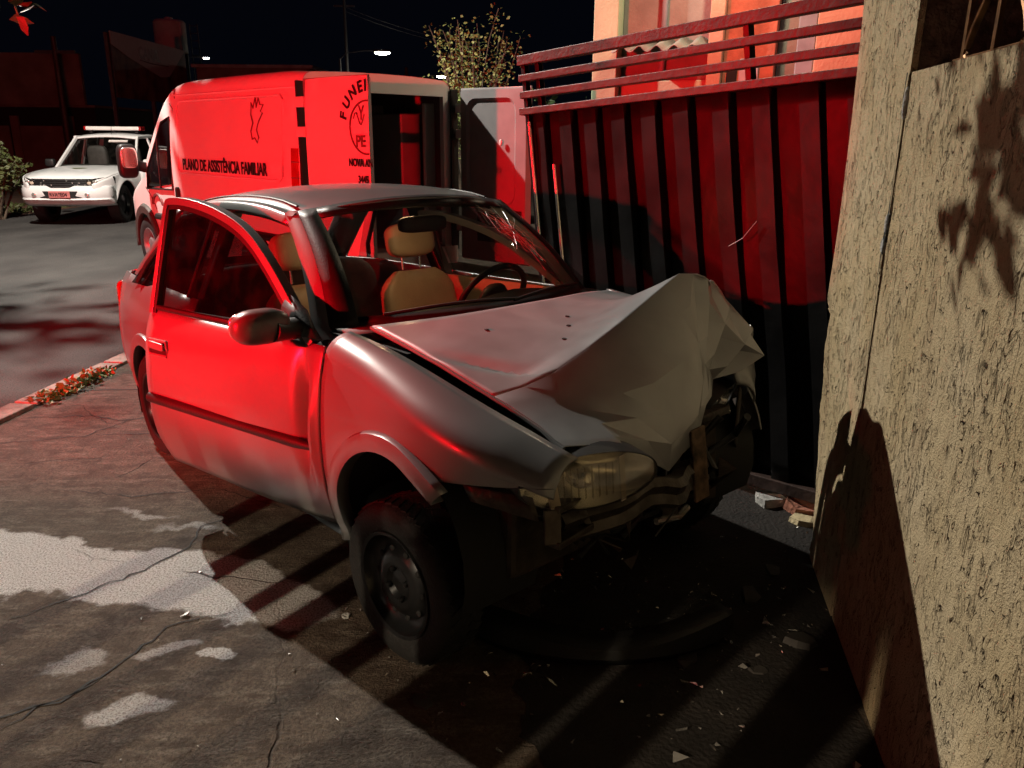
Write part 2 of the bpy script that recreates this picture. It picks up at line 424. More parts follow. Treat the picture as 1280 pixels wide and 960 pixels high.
# windscreen surface
def ws(u, v):       # u -1 (right side) .. 1 (left side), v 0 base .. 1 header
    r = -u * lerp(.672, .535, v)
    x = lerp(-.30 - .27*u*u, -.965 - .075*u*u, v) + .035 * math.sin(math.pi*v)
    z = lerp(.935 + .012*(1-u*u), 1.345 + .045*(1-u*u), v) + .012*math.sin(math.pi*v)
    return B(x, r, z)
wsn = Vector((.62, 0, .78))
def wgrid(u0, u1, v0, v1, nu, nv, off=0): return [[ws(u, v) + wsn*off for u in frange(u0, u1, nu)] for v in frange(v0, v1, nv)]
wsc = MB().grid(wgrid(-.965, .965, .03, .97, 20, 12)).build('windscreen', M['wglass'], car, smooth='all')
mb = MB(); o_ = .004
mb.grid(wgrid(-1, -.865, 0, 1, 2, 14, o_)); mb.grid(wgrid(.885, 1, 0, 1, 2, 14, o_)); mb.grid(wgrid(-.865, .885, .90, 1.0, 16, 2, o_)); mb.grid(wgrid(-.865, .885, 0, .07, 16, 2, o_))
mb.build('windscreen_seal', M['black'], wsc, smooth=True, solid=.006)
# star cracks in the left half of the screen
mb = MB(); random.seed(3); c0 = (.62, .62)
for k in range(17):
    a = 2*math.pi*k/17 + random.uniform(-.12, .12); L_ = random.uniform(.12, .34); pts = []
    for j in range(7):
        t = j/6; pts.append(ws(min(.93, c0[0] + math.cos(a)*L_*t*1.0 + random.uniform(-.008, .008)), min(.93, max(.05, c0[1] + math.sin(a)*L_*t*1.3 + random.uniform(-.01, .01)))) + wsn*.003)
    mb.tube(pts, .0009, 4)
for rr in (.05, .1, .16):
    mb.tube([ws(c0[0] + math.cos(a)*rr*(1+random.uniform(-.15, .15)), c0[1] + math.sin(a)*rr*1.3*(1+random.uniform(-.15, .15))) + wsn*.003 for a in frange(0, 2*math.pi, 16)[:-1]], .0007, 4, closed=True)
mb.build('crack', pm('glass_crack', (.5, .48, .45), .3), wsc)
# A pillars, roof rails, B and C pillars
for side in (1, -1):
    u = -side; rows = []
    for v in frange(-.06, 1, 14):
        p = ws(u, max(v, 0)) + (Vector((.06, 0, -.035)) * (-v/.06) if v < 0 else Vector((0, 0, 0)))
        d = Vector((-.045 - .02*(1-v), -side*.034, -.004)); i_ = Vector((-.03, side*.03, -.035))
        rows.append([p + wsn*.008, p + wsn*.006 + d*.5 + Vector((0, -side*.006, .006)), p + d, p + d + i_, p + i_*.9])
    MB().grid(rows, closed_u=True).build('windscreen_pillar', M['silver'], car, smooth=50)
    rows = []
    for x in frange(-1.02, -2.38, 20):
        ye = sinterp([(-p[0], p[1]) for p in RE], -x); ze = sinterp([(-p[0], p[2]) for p in RE], -x)
        rows.append([B(x, side*(ye-.004), ze+.003), B(x, side*(ye+.020), ze-.010), B(x, side*(ye+.032), ze-.034), B(x, side*(ye+.012), ze-.052), B(x, side*(ye-.03), ze-.05)])
    MB().grid(rows).build('roof_rail', M['silver'], car, smooth=50, solid=.004)
    mb = MB(); rows = []
    for z in frange(.20, 1.35, 14):
        yy = (yside(-1.74, z) - .035) if z < .92 else wlean(z) - .03
        w = .05 if z > .92 else .07
        rows.append([B(-1.74-w, side*yy, z), B(-1.74+w*.6, side*yy, z), B(-1.74+w*.6, side*(yy-.05), z), B(-1.74-w, side*(yy-.05), z)])
    mb.grid(rows, closed_u=True).build('centre_pillar', M['black'], car, smooth=30)
    rows = []
    for t in frange(0, 1, 10):
        x = lerp(-2.30, -2.86, t); z = lerp(1.335, .96, t**1.1); yy = lerp(.56, .665, t)
        rows.append([B(x+.06, side*yy, z), B(x-.10, side*(yy-.02), z+.0), B(x-.17, side*(yy-.09), z+.0)])
    MB().grid(rows).build('rear_pillar', M['silver'], car, smooth=50, solid=.02)
    # rear side window (and left front)
    rows = [[B(lerp(-1.80, -2.33 - (1.31-z)*1.15, t), side*(wlean(z)-.012), z) for t in frange(0, 1, 6)] for z in frange(.94, 1.31, 6)]
    MB().grid(rows).build('rear_side_window', M['tint'] if side > 0 else M['tint2'], car, smooth='all')
    MB().tube([B(-1.80, side*.745, .945), B(-1.80, side*.585, 1.315), B(-2.0, side*.585, 1.325), B(-2.25, side*.58, 1.30), B(-2.55, side*.69, 1.06), B(-2.62, side*.735, .955)], .014, 8).build('window_seal', M['black'], car, smooth=True)
rows = []
for z in frange(.93, 1.325, 10):
    xs_ = []
    for (a, b) in zip(WFS, WFS[1:]):
        if (a[1]-z)*(b[1]-z) <= 0 and a[1] != b[1]: xs_.append(a[0] + (b[0]-a[0])*(z-a[1])/(b[1]-a[1]))
    if len(xs_) > 1: rows.append([B(lerp(min(xs_)+.02, max(xs_)-.02, t), -(wlean(z)-.014), z) for t in frange(0, 1, 6)])
MB().grid(rows).build('window_pane', M['tint2'], ld, smooth='all')
LEAN[0] = wlean
mb = MB(); fs_ = [[Vector((p.x + hinge.x, -(p.y + hinge.y), p.z)) for p in ring] for ring in frame_strip(0, .042, -.035, .012)]
mb.grid(fs_, closed_u=True).build('window_frame', M['silver'], ld, smooth=35)
MB().grid([[B(x, -(yside(x, z) - .09), z) for z in frange(.23, .93, 8)] for x in frange(-1.68, -.44, 6)]).build('inner_card', M['tan'], ld, smooth=True, solid=.01)
# rear screen, boot, rear panel
rows = [[B(lerp(-2.40, -2.98, v) - .03*(1-u*u), u*lerp(.50, .60, v), lerp(1.355, .985, v) + .03*(1-u*u)) for u in frange(-1, 1, 10)] for v in frange(0, 1, 6)]
MB().grid(rows).build('rear_screen', M['tint2'], car, smooth='all')
rows = [[B(x, u*(yside(x, .93)-.03), lerp(.985, .955, (-2.98-x)/.3) + .025*(1-u*u) - .03*max(0, (-3.2-x)/.08)) for u in frange(-1, 1, 12)] for x in frange(-2.95, -3.30, 6)]
MB().grid(rows).build('boot_lid', M['silver'], car, smooth=40, solid=.01)
rows = [[B(-3.29 - .05*(1-u*u) - .03*math.sin((z-.2)*4), u*(yside(-3.28, z)), z) for u in frange(-1, 1, 12)] for z in frange(.22, .95, 10)]
MB().grid(rows).build('rear_panel', M['silver'], car, smooth=40, solid=.02)
for side in (1, -1): MB().se(B(-3.31, side*.56, .80), (.03, .11, .10), .4, .4).build('tail_lamp', M['tail'], car, smooth=True)
# floor, tunnel, bulkheads, wheel housings
mb = MB(); mb.box(B(-1.5, 0, .22), (2.0, 1.36, .04)); mb.box(B(-1.3, 0, .30), (1.7, .22, .14)); mb.box(B(-2.72, 0, .55), (.9, 1.0, .6)); mb.build('floor_pan', M['dark'], car)
mb = MB(); mb.box(B(-.42, 0, .58), (.04, 1.30, .62)); mb.box(B(-.30, 0, .875), (.30, 1.22, .06)); mb.build('bulkhead', M['dark'], car)
for side in (1, -1):
    for cx in (0, -2.443):
        rows = [[B(cx + .36*math.cos(t), side*yy, .285 + .36*math.sin(t)) for yy in (.765, .60, .46)] for t in frange(R(200), R(-20), 14)]
        mb = MB().grid(rows); mb.grid([[B(cx + rr*math.cos(t), side*.46, .285 + rr*math.sin(t)) for rr in (.05, .36)] for t in frange(R(200), R(-20), 14)]); mb.build('wheel_housing', M['dark'], car, smooth=40)

# ---- interior
mb = MB(); rows = []
for y in frange(-.66, .66, 12):
    hump = .03 * math.exp(-((y + .34)/.18)**2)
    rows.append([B(-.34, y, .915), B(-.50, y, .935 + hump*.3), B(-.68, y, .925 + hump), B(-.76, y, .87 + hump), B(-.74, y, .72), B(-.66, y, .55)])
dash = MB().grid(rows).build('dashboard', M['trim'], car, smooth=50, solid=.02)
def seat(r, x):
    st = MB(); bk = Matrix.Rotation(R(-14), 3, 'Y')
    cu = MB(); cu.se(B(x+.27, r, .47), (.26, .245, .09), .55, .5, n=28, m=14); seat_o = cu.build('front_seat', M['tan'], car, smooth='all')
    rows = []
    for i, h in enumerate(frange(-.31, .30, 18)):
        t = (h+.31)/.61; hw = .245 * (1 - .16*t) * (1 - max(0, (t-.8)/.2)**2.2 * .42); th = .075 * (1 - .3*t) * (1 - max(0, (t-.88)/.12)**2*.7); row = []
        for j in range(28):
            a = 2*math.pi*j/28; ca, sa = math.cos(a), math.sin(a)
            yy = hw * math.copysign(abs(ca)**.5, ca); xx = th * math.copysign(abs(sa)**.6, sa)
            if sa > 0: xx += .028 * max(0, (abs(yy)/hw) - .55) / .45 - .006*(1 - abs(yy)/hw)
            row.append(B(x, r, .70) + bk @ Vector((xx, yy, h)))
        rows.append(row)
    mb = MB().grid(rows, closed_u=True); n_ = len(mb.v); mb.f.append(list(range(n_-28, n_))); mb.m.append(0); mb.f.append(list(range(27, -1, -1))); mb.m.append(0)
    mb.build('backrest', M['tan'], seat_o, smooth=60)
    # seam lines on the backrest
    mb = MB()
    for sy in (-.125, .125): mb.tube([B(x, r, .70) + bk @ Vector((.062 - .02*(h+.3)/.6, sy*(1-.1*(h+.3)/.6), h)) for h in frange(-.24, .2, 8)], .0022, 5)
    mb.build('seam', M['trim'], seat_o)
    hr = B(x, r, 1.145) + Vector((-.10, 0, 0))
    MB().se(hr, (.055, .14, .088), .55, .55, n=26, m=14, M=bk).build('headrest', M['tan'], seat_o, smooth='all')
    for sy in (-.055, .055): MB().tube([hr + Vector((.012, sy, -.15)), hr + Vector((0, sy, -.05))], .006, 8).build('headrest_post', M['chrome'], seat_o, smooth=True)
seat(.33, -1.36); seat(-.33, -1.42)
mb = MB(); mb.se(B(-2.28, 0, .72), (.10, .58, .30), .4, .3, M=Matrix.Rotation(R(-18), 3, 'Y')); mb.se(B(-2.02, 0, .46), (.26, .58, .09), .4, .3); mb.build('rear_seat', M['trim'], car, smooth='all')
# steering wheel
swc = B(-.84, -.33, .905); Ms = Matrix.Rotation(R(-62), 3, 'Y')
mb = MB(); mb.tube([swc + Ms @ Vector((.185*math.cos(t), .185*math.sin(t), 0)) for t in frange(0, 2*math.pi, 40)[:-1]], .015, 10, closed=True, up=Ms @ Vector((0, 0, 1)))
sw = mb.build('steering_wheel', M['black'], car, smooth=True)
mb = MB(); mb.se(swc + Ms @ Vector((0, 0, -.005)), (.085, .075, .035), .7, .8, M=Ms)
for a in (R(90), R(-90), R(180+25), R(180-25)):
    mb.tube([swc + Ms @ Vector((.05*math.cos(a), .05*math.sin(a), -.01)), swc + Ms @ Vector((.18*math.cos(a), .18*math.sin(a), 0))], .017, 8, flat=.5)
mb.build('hub', M['rustmetal'] if False else M['trim'], sw, smooth=50)
MB().tube([swc + Ms @ Vector((0, 0, -.03)), swc + Ms @ Vector((0, 0, -.28))], .04, 10).build('column', M['trim'], sw, smooth=True)
MB().se(B(-.95, -.02, 1.268), (.022, .125, .036), .5, .45, n=28).build('interior_mirror', M['black'], car, smooth='all')
# wipers and cowl
mb = MB(); mb.grid([[B(-.28 - .27*u*u - .02, -u*.68, .928), B(-.20 - .24*u*u, -u*.66, .915)] for u in frange(-1, 1, 12)]); mb.build('cowl_panel', M['black'], car, solid=.01)
for (u0, u1) in ((-.75, .05), (.02, .8)):
    MB().tube([ws(lerp(u0, u1, t), .055 + .03*math.sin(t*3)) + wsn*.02 for t in frange(0, 1, 8)], .007, 6).build('wiper', M['black'], car, smooth=True)
# belt on the far pillar, dome lamp
MB().tube([B(-1.66, -.575, 1.25), B(-1.66, -.65, .95), B(-1.62, -.66, .70)], .022, 6, flat=.15).build('seat_belt', M['liner'], car, smooth=True)
dome = MB().se(B(-1.10, 0, 1.355), (.04, .06, .012), .5, .5).build('dome_lamp', pm('lit_dome', (.8, .7, .5), .4, emit=(1, .62, .3), es=.6), car, smooth='all')
dl = bpy.data.lights.new('dome_light', 'POINT'); dl.energy = 3.2; dl.color = (1, .62, .32); dl.shadow_soft_size = .05
dlo = bpy.data.objects.new('dome_light', dl); C.objects.link(dlo); dlo.parent = dome; dlo.location = B(-1.08, 0, 1.325)

# ---- crumpled bonnet
HC = [  # rear to front; each row right to left: (x, r, z)
 [(-.40, .590, .960), (-.28, .32, .975), (-.235, .02, .985), (-.24, -.13, .985), (-.25, -.28, .985), (-.30, -.44, .975), (-.36, -.60, .955)],
 [(-.10, .580, .905), (-.05, .36, .925), (-.02, .04, .955), (-.025, -.12, .970), (-.03, -.28, .985), (-.05, -.43, .972), (-.08, -.58, .950)],
 [(.08, .572, .862), (.14, .37, .880), (.14, .05, .950), (.13, -.12, .990), (.12, -.28, 1.035), (.12, -.43, 1.010), (.10, -.57, .985)],
 [(.25, .560, .815), (.305, .37, .850), (.305, .06, .980), (.295, -.12, 1.055), (.285, -.27, 1.112), (.325, -.40, 1.080), (.26, -.55, 1.020)],
 [(.38, .545, .775), (.425, .36, .770), (.460, .07, .805), (.455, -.11, .850), (.435, -.215, .880), (.355, -.39, .935), (.415, -.53, .905)],
 [(.49, .545, .738), (.550, .36, .715), (.550, .075, .640), (.525, -.08, .665), (.490, -.18, .690), (.415, -.35, .795), (.480, -.52, .835)],
 [(.545, .545, .722), (.600, .36, .695), (.560, .085, .520), (.525, -.04, .540), (.505, -.14, .560), (.405, -.33, .705), (.465, -.51, .775)]]
def hood_pt(a, b):     # a across 0..6, b along 0..6
    st = .45 if b < 2.5 else lerp(.45, .97, min(1, (b - 2.5)/.5))
    def row(i): return [lerp(sinterp([(k, HC[i][k][c]) for k in range(7)], a), interp([(k, HC[i][k][c]) for k in range(7)], a), st) for c in range(3)]
    def crm(c):        # sharp ridge at row 3: each half on its own; the front half folds in stiff facets
        rs = [row(i)[c] for i in range(7)]
        if b <= 3: return sinterp([(i, rs[i]) for i in range(4)], b)
        return lerp(sinterp([(i, rs[i]) for i in range(3, 7)], b), interp([(i, rs[i]) for i in range(3, 7)], b), .8)
    x, r, z = crm(0), crm(1), crm(2)
    tri = lambda t: abs((t % 2) - 1)*2 - 1
    k = max(0, a - 3.8)/2.2
    if b > 2.4:
        f = min(1, (b-2.4)/.6); z += .030*k*f*tri(a*1.7 + b*.8); x += .040*k*f*tri(a*1.3 - b*.9 + .6)
    if b > 3:          # shallow diagonal buckles in the front skin
        f = min(1, (b-3)*(6-b)/2); x += .010*f*tri(a*.9 + b*.75) + .006*f*tri(a*1.6 - b*.5)
    n1 = noise.noise(Vector((a*.8, b*1.0, 2.3))); w_ = .3 if b < 2.6 else .6; z += .006*n1*w_
    z -= .018*max(0, 1 - abs(a - 1.0 - .55*(b-2.7))/.28) * math.exp(-((b - 2.1)/.9)**2)       # sharp pull line behind the kink
    z += .020*max(0, 1 - abs(a - 1.0)/.45)*max(0, 1 - abs(b - 2.9)/.5)
    return B(x, r, z)
hood = MB().grid([[hood_pt(a, b) for a in frange(0, 6, 60)] for b in frange(0, 3, 26)]).build('bonnet', M['hood'], car, smooth=14, solid=.005, off=-1)
# front half: stiff facets between folds
random.seed(23); fa = [0, .5, 1, 1.55, 2, 2.5, 3, 3.55, 4, 4.4, 4.8, 5.2, 5.6, 6]; fb = [3, 3.45, 4, 4.6, 5.2, 6]; fp = []
for jb, b in enumerate(fb):
    rw = []
    for ia, a in enumerate(fa):
        def lin(c): return interp([(i, interp([(k, HC[i][k][c]) for k in range(7)], a)) for i in range(7)], b)
        x, r, z = lin(0), lin(1), lin(2)
        if jb == 0: rw.append(hood_pt(a, 3)); continue
        k = max(0, a - 3.6)/2.4; sg = 1 if (ia + jb) % 2 else -1
        jt = .003 + .004*k; x += sg*.030*k + random.uniform(-jt, jt); z += -sg*.018*k*(jb < 5) + random.uniform(-jt, jt)*(jb < 5); r += random.uniform(-jt, jt)
        if a < 3.6: x += .014*math.sin(math.pi*(b-3)/3)*(1 - abs(a-2)/2)
        rw.append(B(x, r, z))
    fp.append(rw)
mb = MB(); vs = [q for rw in fp for q in rw]; fs = []; nc = len(fa)
for jb in range(len(fb)-1):
    for ia in range(nc-1):
        p, q, u, v = jb*nc+ia, jb*nc+ia+1, (jb+1)*nc+ia+1, (jb+1)*nc+ia
        if (ia*2 + jb) % 3 or ia < 7: fs += [(p, q, u), (p, u, v)] if ia < 6 else [(p, q, v), (q, u, v)]
        else: fs += [(p, q, u), (p, u, v)]
front_fold = mb.add(vs, fs).build('bonnet_fold', M['hood'], hood, smooth=16, solid=.004, off=-1, bevel=.011)
for (a, b) in ((1.15, .75), (4.3, 2.75), (2.2, 1.1), (1.6, 2.1), (1.9, 1.6)):
    c = hood_pt(a, b); MB().se(c + Vector((0, 0, .002)), (.010, .007, .003), .8, .8, n=8, m=5).build('chip', M['dark'], hood)
# bonnet edge roll along the right shut line
MB().tube([hood_pt(0, b) + Vector((0, -.004, -.008)) for b in frange(0, 3, 20)] + [rw[0] + Vector((0, -.004, -.008)) for rw in fp[1:]], .007, 6).build('edge_roll', M['silver'], hood, smooth=True)

# ---- head lamps
def headlamp(side, centre, rot, broken):
    root = None
    def HL(u, v, d):          # u -1 outer .. 1 inner, v -1..1, d depth forward
        w = .205; h = .086 * (1.0 - .18*u*u)
        p = Vector((d - .055*max(0, 1-u)**1.6*.5, 0, 0)); yy = u * w; zz = v * h - .012*u
        q = Vector((p.x, side*yy, zz)); return rot @ q
    def outline(t):
        c, s_ = math.cos(t), math.sin(t); return math.copysign(abs(c)**.85, c), math.copysign(abs(s_)**.85, s_)
    def ring(rad, d, n=40): return [centre + HL(outline(2*math.pi*j/n)[0]*rad, outline(2*math.pi*j/n)[1]*rad, d) for j in range(n)]
    rows = [ring(1.03, -.10), ring(1.03, -.004), ring(1.01, .008), ring(.98, .004)]
    hs = MB().grid(rows, closed_u=True).build('head_lamp', M['black'], car, smooth=40)
    rows = [ring(.98, .0), ring(.85, -.035), ring(.6, -.06), ring(.35, -.085), ring(.12, -.095), ring(.02, -.095)]
    MB().grid(rows, closed_u=True).build('reflector', M['chrome'], hs, smooth='all')
    if not broken:
        rows = [ring(1.0, .006), ring(.9, .020), ring(.7, .031), ring(.45, .038), ring(.2, .041), ring(.01, .042)]
        MB().grid(rows, closed_u=True).build('lens', M['lens'], hs, smooth='all')
        MB().bar(centre + HL(-.55, -.80, .012), centre + HL(-.60, .82, .012), .012, .03).build('divider', M['amber'], hs)
        MB().bar(centre + HL(.42, -.9, .014), centre + HL(.42, .86, .018), .004, .02).build('divider', M['chrome'], hs)
        MB().se(centre + HL(-.05, 0, -.045), (.05, .035, .035), .9, .9).build('bulb', M['chrome'], hs, smooth='all')
        mb = MB()
        for k in range(9): mb.bar(centre + HL(-.5 + k*.1, -.6, .005), centre + HL(-.5 + k*.1, .6, .012), .002, .006)
        mb.build('lens_rib', M['lens'], hs)
    else:
        random.seed(5); mb = MB()
        for k in range(16):
            a = random.uniform(0, 6.28); rr = random.uniform(.15, .85); p = centre + HL(math.cos(a)*rr, math.sin(a)*rr, random.uniform(-.05, .02)); s_ = random.uniform(.012, .035)
            vs = [p + Vector((random.uniform(-s_, s_), random.uniform(-s_, s_), random.uniform(-s_, s_))) for _ in range(3)]; mb.add(vs, [(0, 1, 2)])
        mb.build('shard', M['chrome'], hs, solid=.003)
    return hs
headlamp(1, B(.632, .505, .618), Matrix.Rotation(R(-14), 3, 'Z') @ Matrix.Rotation(R(8), 3, 'X'), False)
hl2 = headlamp(-1, B(.385, -.50, .575), Matrix.Rotation(R(8), 3, 'Z') @ Matrix.Rotation(R(14), 3, 'Y') @ Matrix.Rotation(R(-12), 3, 'X'), True)
hl2['label'] = 'smashed head lamp'
# ---- bare front end: cross member, brackets, radiator frame, engine lumps
def beam_x(r): return .60 - .10*((r-.2)/.5)**2 - .14*max(0, .1-r)
rows = []
for r in frange(.56, -.42, 20):
    x = beam_x(r) + .012*math.sin(23*r) + .02*math.exp(-((r-.12)/.06)**2); z = .475 - .05*max(0, .15-r)/.5 + .016*math.sin(9*r) - .02*math.exp(-((r-.1)/.08)**2)
    rows.append([B(x, r, z-.05), B(x+.02, r, z-.03), B(x+.006, r, z), B(x+.02, r, z+.03), B(x, r, z+.055), B(x-.05, r, z+.05), B(x-.05, r, z-.05)])
MB().grid(rows, closed_u=True).build('bumper_beam', M['rustmetal'], car, smooth=25)
mb = MB(); c = B(.56, .545, .50)            # cast bracket with a hole
for a_, b_ in (((-.0, .09, -.045), (.02, -.075, -.05)), ((.02, -.075, -.05), (.0, -.06, .05)), ((0, -.06, .05), (-.02, .06, .04)), ((-.02, .06, .04), (0, .09, -.045))):
    mb.bar(c + Vector(a_), c + Vector(b_), .05, .022)
mb.build('beam_bracket', M['rustmetal'], car, bevel=.004)
mb = MB(); rows = [[B(.33 + .20*t, .745 - .09*t, .60 - .01*t), B(.34 + .20*t, .725 - .09*t, .545 - .03*t), B(.33+.2*t, .66 - .07*t, .53-.03*t)] for t in frange(0, 1, 8)]
mb.grid(rows).build('wing_bracket', M['rustmetal'], car, smooth=40, solid=.006)
mb = MB(); mb.bar(B(.50, -.02, .30), B(.47, -.04, .66), .06, .03); mb.bar(B(.46, -.30, .28), B(.40, -.34, .62), .06, .03); mb.bar(B(.52, .40, .64), B(.42, -.42, .60), .05, .03)
mb.build('radiator_frame', M['darkmetal'], car, bevel=.006)
mb = MB(); mb.bar(B(.53, -.10, .62), B(.56, -.12, .36), .075, .012, up=(1, 0, 0)); 
mb.build('grille_strut', pm('torn_strut', (.24, .15, .09), .6, .2, .5, 22, col2=(.02, .015, .01)), car, bevel=.003)
mb = MB(); mb.box(B(.33, .1, .42), (.10, 1.0, .36)); mb.box(B(.05, .05, .55), (.42, .70, .34)); mb.box(B(.15, .3, .66), (.2, .25, .12)); mb.se(B(.2, -.28, .62), (.14, .16, .10), .5, .5); mb.box(B(-.02, 0, .25), (.6, .7, .05)); mb.build('engine_bay', M['darkmetal'], car, bevel=.02)
random.seed(11)
for k in range(14):
    p = B(random.uniform(.36, .56), random.uniform(-.45, .35), random.uniform(.25, .6)); s_ = random.uniform(.02, .06)
    MB().add([p + Vector((random.uniform(-s_, s_), random.uniform(-s_, s_)*1.6, random.uniform(-s_, s_))) for _ in range(4)], [(0, 1, 2), (0, 2, 3)]).build('torn_trim', M['darkmetal'], car, solid=.004)
random.seed(17)
for k in range(7):
    r0 = random.uniform(-.40, .42); p = [B(.42 + random.uniform(0, .14), r0 + j*.05*random.uniform(-1, 1.4), .60 - j*.075 + random.uniform(-.02, .02)) for j in range(5)]
    MB().tube(p, random.choice((.004, .009, .014)), 7).build('hose', M['black'], car, smooth=True)
for k in range(22): MB().box(B(.40, .34 - k*.034, .44), (.03, .006, .30)).build('radiator_fin', M['darkmetal'], car)
mb = MB(); mb.tube([B(.50, .05, .31), B(.52, -.05, .305), B(.50, -.12, .31)], .014, 8); mb.build('tow_eye', M['chrome'], car, smooth=True)
p0 = B(.47, -.03, .43); MB().add([p0 + Vector(v) for v in ((0, .03, .05), (.02, -.03, .05), (.03, -.035, -.02), (.01, -.01, -.055), (0, .03, -.02))], [(0, 1, 2, 3, 4)]).build('torn_trim', M['white'], car, solid=.004)
for k, (r0, z0) in enumerate(((-.64, .76), (-.60, .52))):
    MB().grid([[B(.36 - .10*t*t, r0 - .12*t, z0 + .15*s_ - .1*t) for t in frange(0, 1, 6)] for s_ in frange(-.8, .8, 8)]).build('torn_trim', M['silver'] if k == 0 else M['darkmetal'], car, smooth=30, solid=.004)

# ---- wheels
def make_wheel(name):
    tyre = [(-.075, .185), (-.085, .205), (-.088, .245), (-.082, .268), (-.066, .281), (-.04, .285), (.04, .285), (.066, .281), (.082, .268), (.088, .245), (.085, .205), (.075, .185)]
    t = MB().lathe(tyre, n=48).build(name, M['rubber'], car, smooth=40)
    mb = MB()
    for k in range(44):
        a = 2*math.pi*k/44; mb.bar(Vector((.2855*math.cos(a), -.062, .2855*math.sin(a))), Vector((.2855*math.cos(a+.09), -.014, .2855*math.sin(a+.09))), .022, .006, up=(math.cos(a), 0, math.sin(a)))
        mb.bar(Vector((.2855*math.cos(a), .062, .2855*math.sin(a))), Vector((.2855*math.cos(a+.09), .014, .2855*math.sin(a+.09))), .022, .006, up=(math.cos(a), 0, math.sin(a)))
    mb.build('tread', M['rubber'], t)
    # rim: outside is local -y
    rim = [(-.078, .192), (-.086, .190), (-.082, .178), (-.060, .168), (-.045, .150), (-.040, .135), (-.062, .110), (-.070, .085), (-.066, .062), (-.050, .048), (-.052, .030), (-.055, .002)]
    r_ = MB().lathe(rim, n=40).build('rim', M['steel'], t, smooth=30)
    MB().lathe([(.075, .19), (.03, .17), (-.03, .16), (-.04, .14)], n=32).build('rim_barrel', M['steel'], t, smooth=30)
    for k in range(10):
        a = 2*math.pi*k/10; MB().se((.123*math.cos(a), -.054, .123*math.sin(a)), (.012, .006, .012), .9, .9, n=10, m=6).build('vent_hole', M['dark'], r_)
    for k in range(4):
        a = 2*math.pi*k/4 + .4; MB().se((.055*math.cos(a), -.066, .055*math.sin(a)), (.010, .012, .010), .6, .9, n=8, m=6).build('wheel_bolt', M['steel'], r_, smooth=True)
    return t
w0 = make_wheel('wheel')
def place_wheel(o, x, r, rz, left=False):
    o.location = (x, -r, .285); o.rotation_euler = (0, 0, rz + (math.pi if left else 0))
place_wheel(w0, -.01, .705, R(3))
for x, r, rz, lf in ((-2.443, .70, 0, False), (-2.443, -.70, 0, True), (-.06, -.70, R(9), True)):
    w = copy_tree(w0, car); place_wheel(w, x, r, rz, lf)
# ================================================================== the van
VAN_RZ = math.atan2(math.cos(R(-44.44)), math.sin(R(-44.44)))
van = thing('panel_van', 'white funeral panel van with both rear doors open, lit red', 'van', (-1.337, 8.505, -.03), VAN_RZ); van.scale = (1, 1, 1.055)
def vw(x): return sinterp([(0, .985), (.3, 1.0), (2.8, 1.0), (3.4, .985), (4.2, .955), (4.7, .88), (5.0, .72)], x)
def vg(z): return sinterp([(.3, .985), (.5, 1.0), (1.1, 1.0), (1.5, .985), (1.85, .955), (2.1, .91), (2.25, .86)], z)
def vtop(x): return sinterp([(0, 2.235), (.4, 2.255), (2.6, 2.25), (2.95, 2.21), (3.15, 2.12), (3.35, 1.96), (3.75, 1.58), (4.1, 1.24), (4.5, 1.08), (4.8, .95), (5.0, .72)], x)
def vy(x, z): return vw(x) * vg(z)
def vbot(x):
    for cx in (.95, 4.08):
        d = abs(x - cx)
        if d < .40: return .34 + math.sqrt(.16 - d*d)
    return .36
def vsec(x, inset=0):
    zt = vtop(x) - inset; zb = vbot(x); pts = []; zs = zt - min(.16, (zt - zb)*.3)
    for k in range(13):
        z = zb + (zs - zb) * k / 12; pts.append((vy(x, z) - inset, z))
    y0 = pts[-1][0]
    for k in range(1, 9):
        t = math.pi/2 * k / 8; cy = y0 - .14
        pts.append((cy + .14*max(0, math.cos(t))**.9, zs + (zt - .02 - zs) * math.sin(t)))
    pts.append((cy * .5, zt - .004)); pts.append((0, zt))
    return [Vector((x, y, z)) for y, z in pts] + [Vector((x, -y, z)) for y, z in pts[-2::-1]]
xs = sorted(set([0, .03, .1, .3] + [.95 + .4*math.sin(t) for t in frange(-1.57, 1.57, 12)] + frange(1.4, 3.6, 16) + [4.08 + .4*math.sin(t) for t in frange(-1.57, 1.57, 14)] + frange(4.5, 5.0, 5)))
body = MB().grid([vsec(x) for x in xs]).build('body', M['white'], van, smooth=32)
MB().add([v for v in vsec(5.0)], [tuple(range(len(vsec(5.0))))]).build('nose', M['white'], van)
# lining, floor, bulkhead, rear frame
lx = [.03, .5, 1.2, 2.0, 2.85]
MB().grid([[Vector((p.x, p.y, max(p.z, .56))) for p in vsec(x, .07)] for x in lx]).build('cargo_lining', M['cargo'], van, smooth=40)
mb = MB(); mb.box((1.45, 0, .53), (2.9, 1.84, .04)); mb.box((2.86, 0, 1.35), (.03, 1.84, 1.6)); mb.build('load_floor', M['cargo'], van)
mb = MB(); so = vsec(.004); 
si = []
for p in so:
    z = min(max(p.z, .56), 2.06); y = max(-.80, min(.80, p.y)); si.append(Vector((.004, y, z)))
mb.grid([so, si, [q + Vector((.06, 0, 0)) for q in si]]); mb.box((.0, 0, .46), (.08, 1.9, .18)); mb.build('rear_frame', M['white'], van, smooth=30)
mb = MB()
for (y0, y1) in ((-.42, -.36), (-.60, -.55)):
    pass
mb.box((.9, -.70, 1.25), (.9, .28, 1.3)); mb.build('cargo_rack', M['inner'], van, bevel=.02)
for x_ in (.25, 1.2): MB().bar((x_, -.79, .6), (x_, -.79, 2.0), .14, .05).build('inner_rib', M['white'], van, bevel=.01)
MB().box((-.02, .45, 2.14), (.04, .34, .035)).build('stop_lamp', M['tail'], van, bevel=.01)
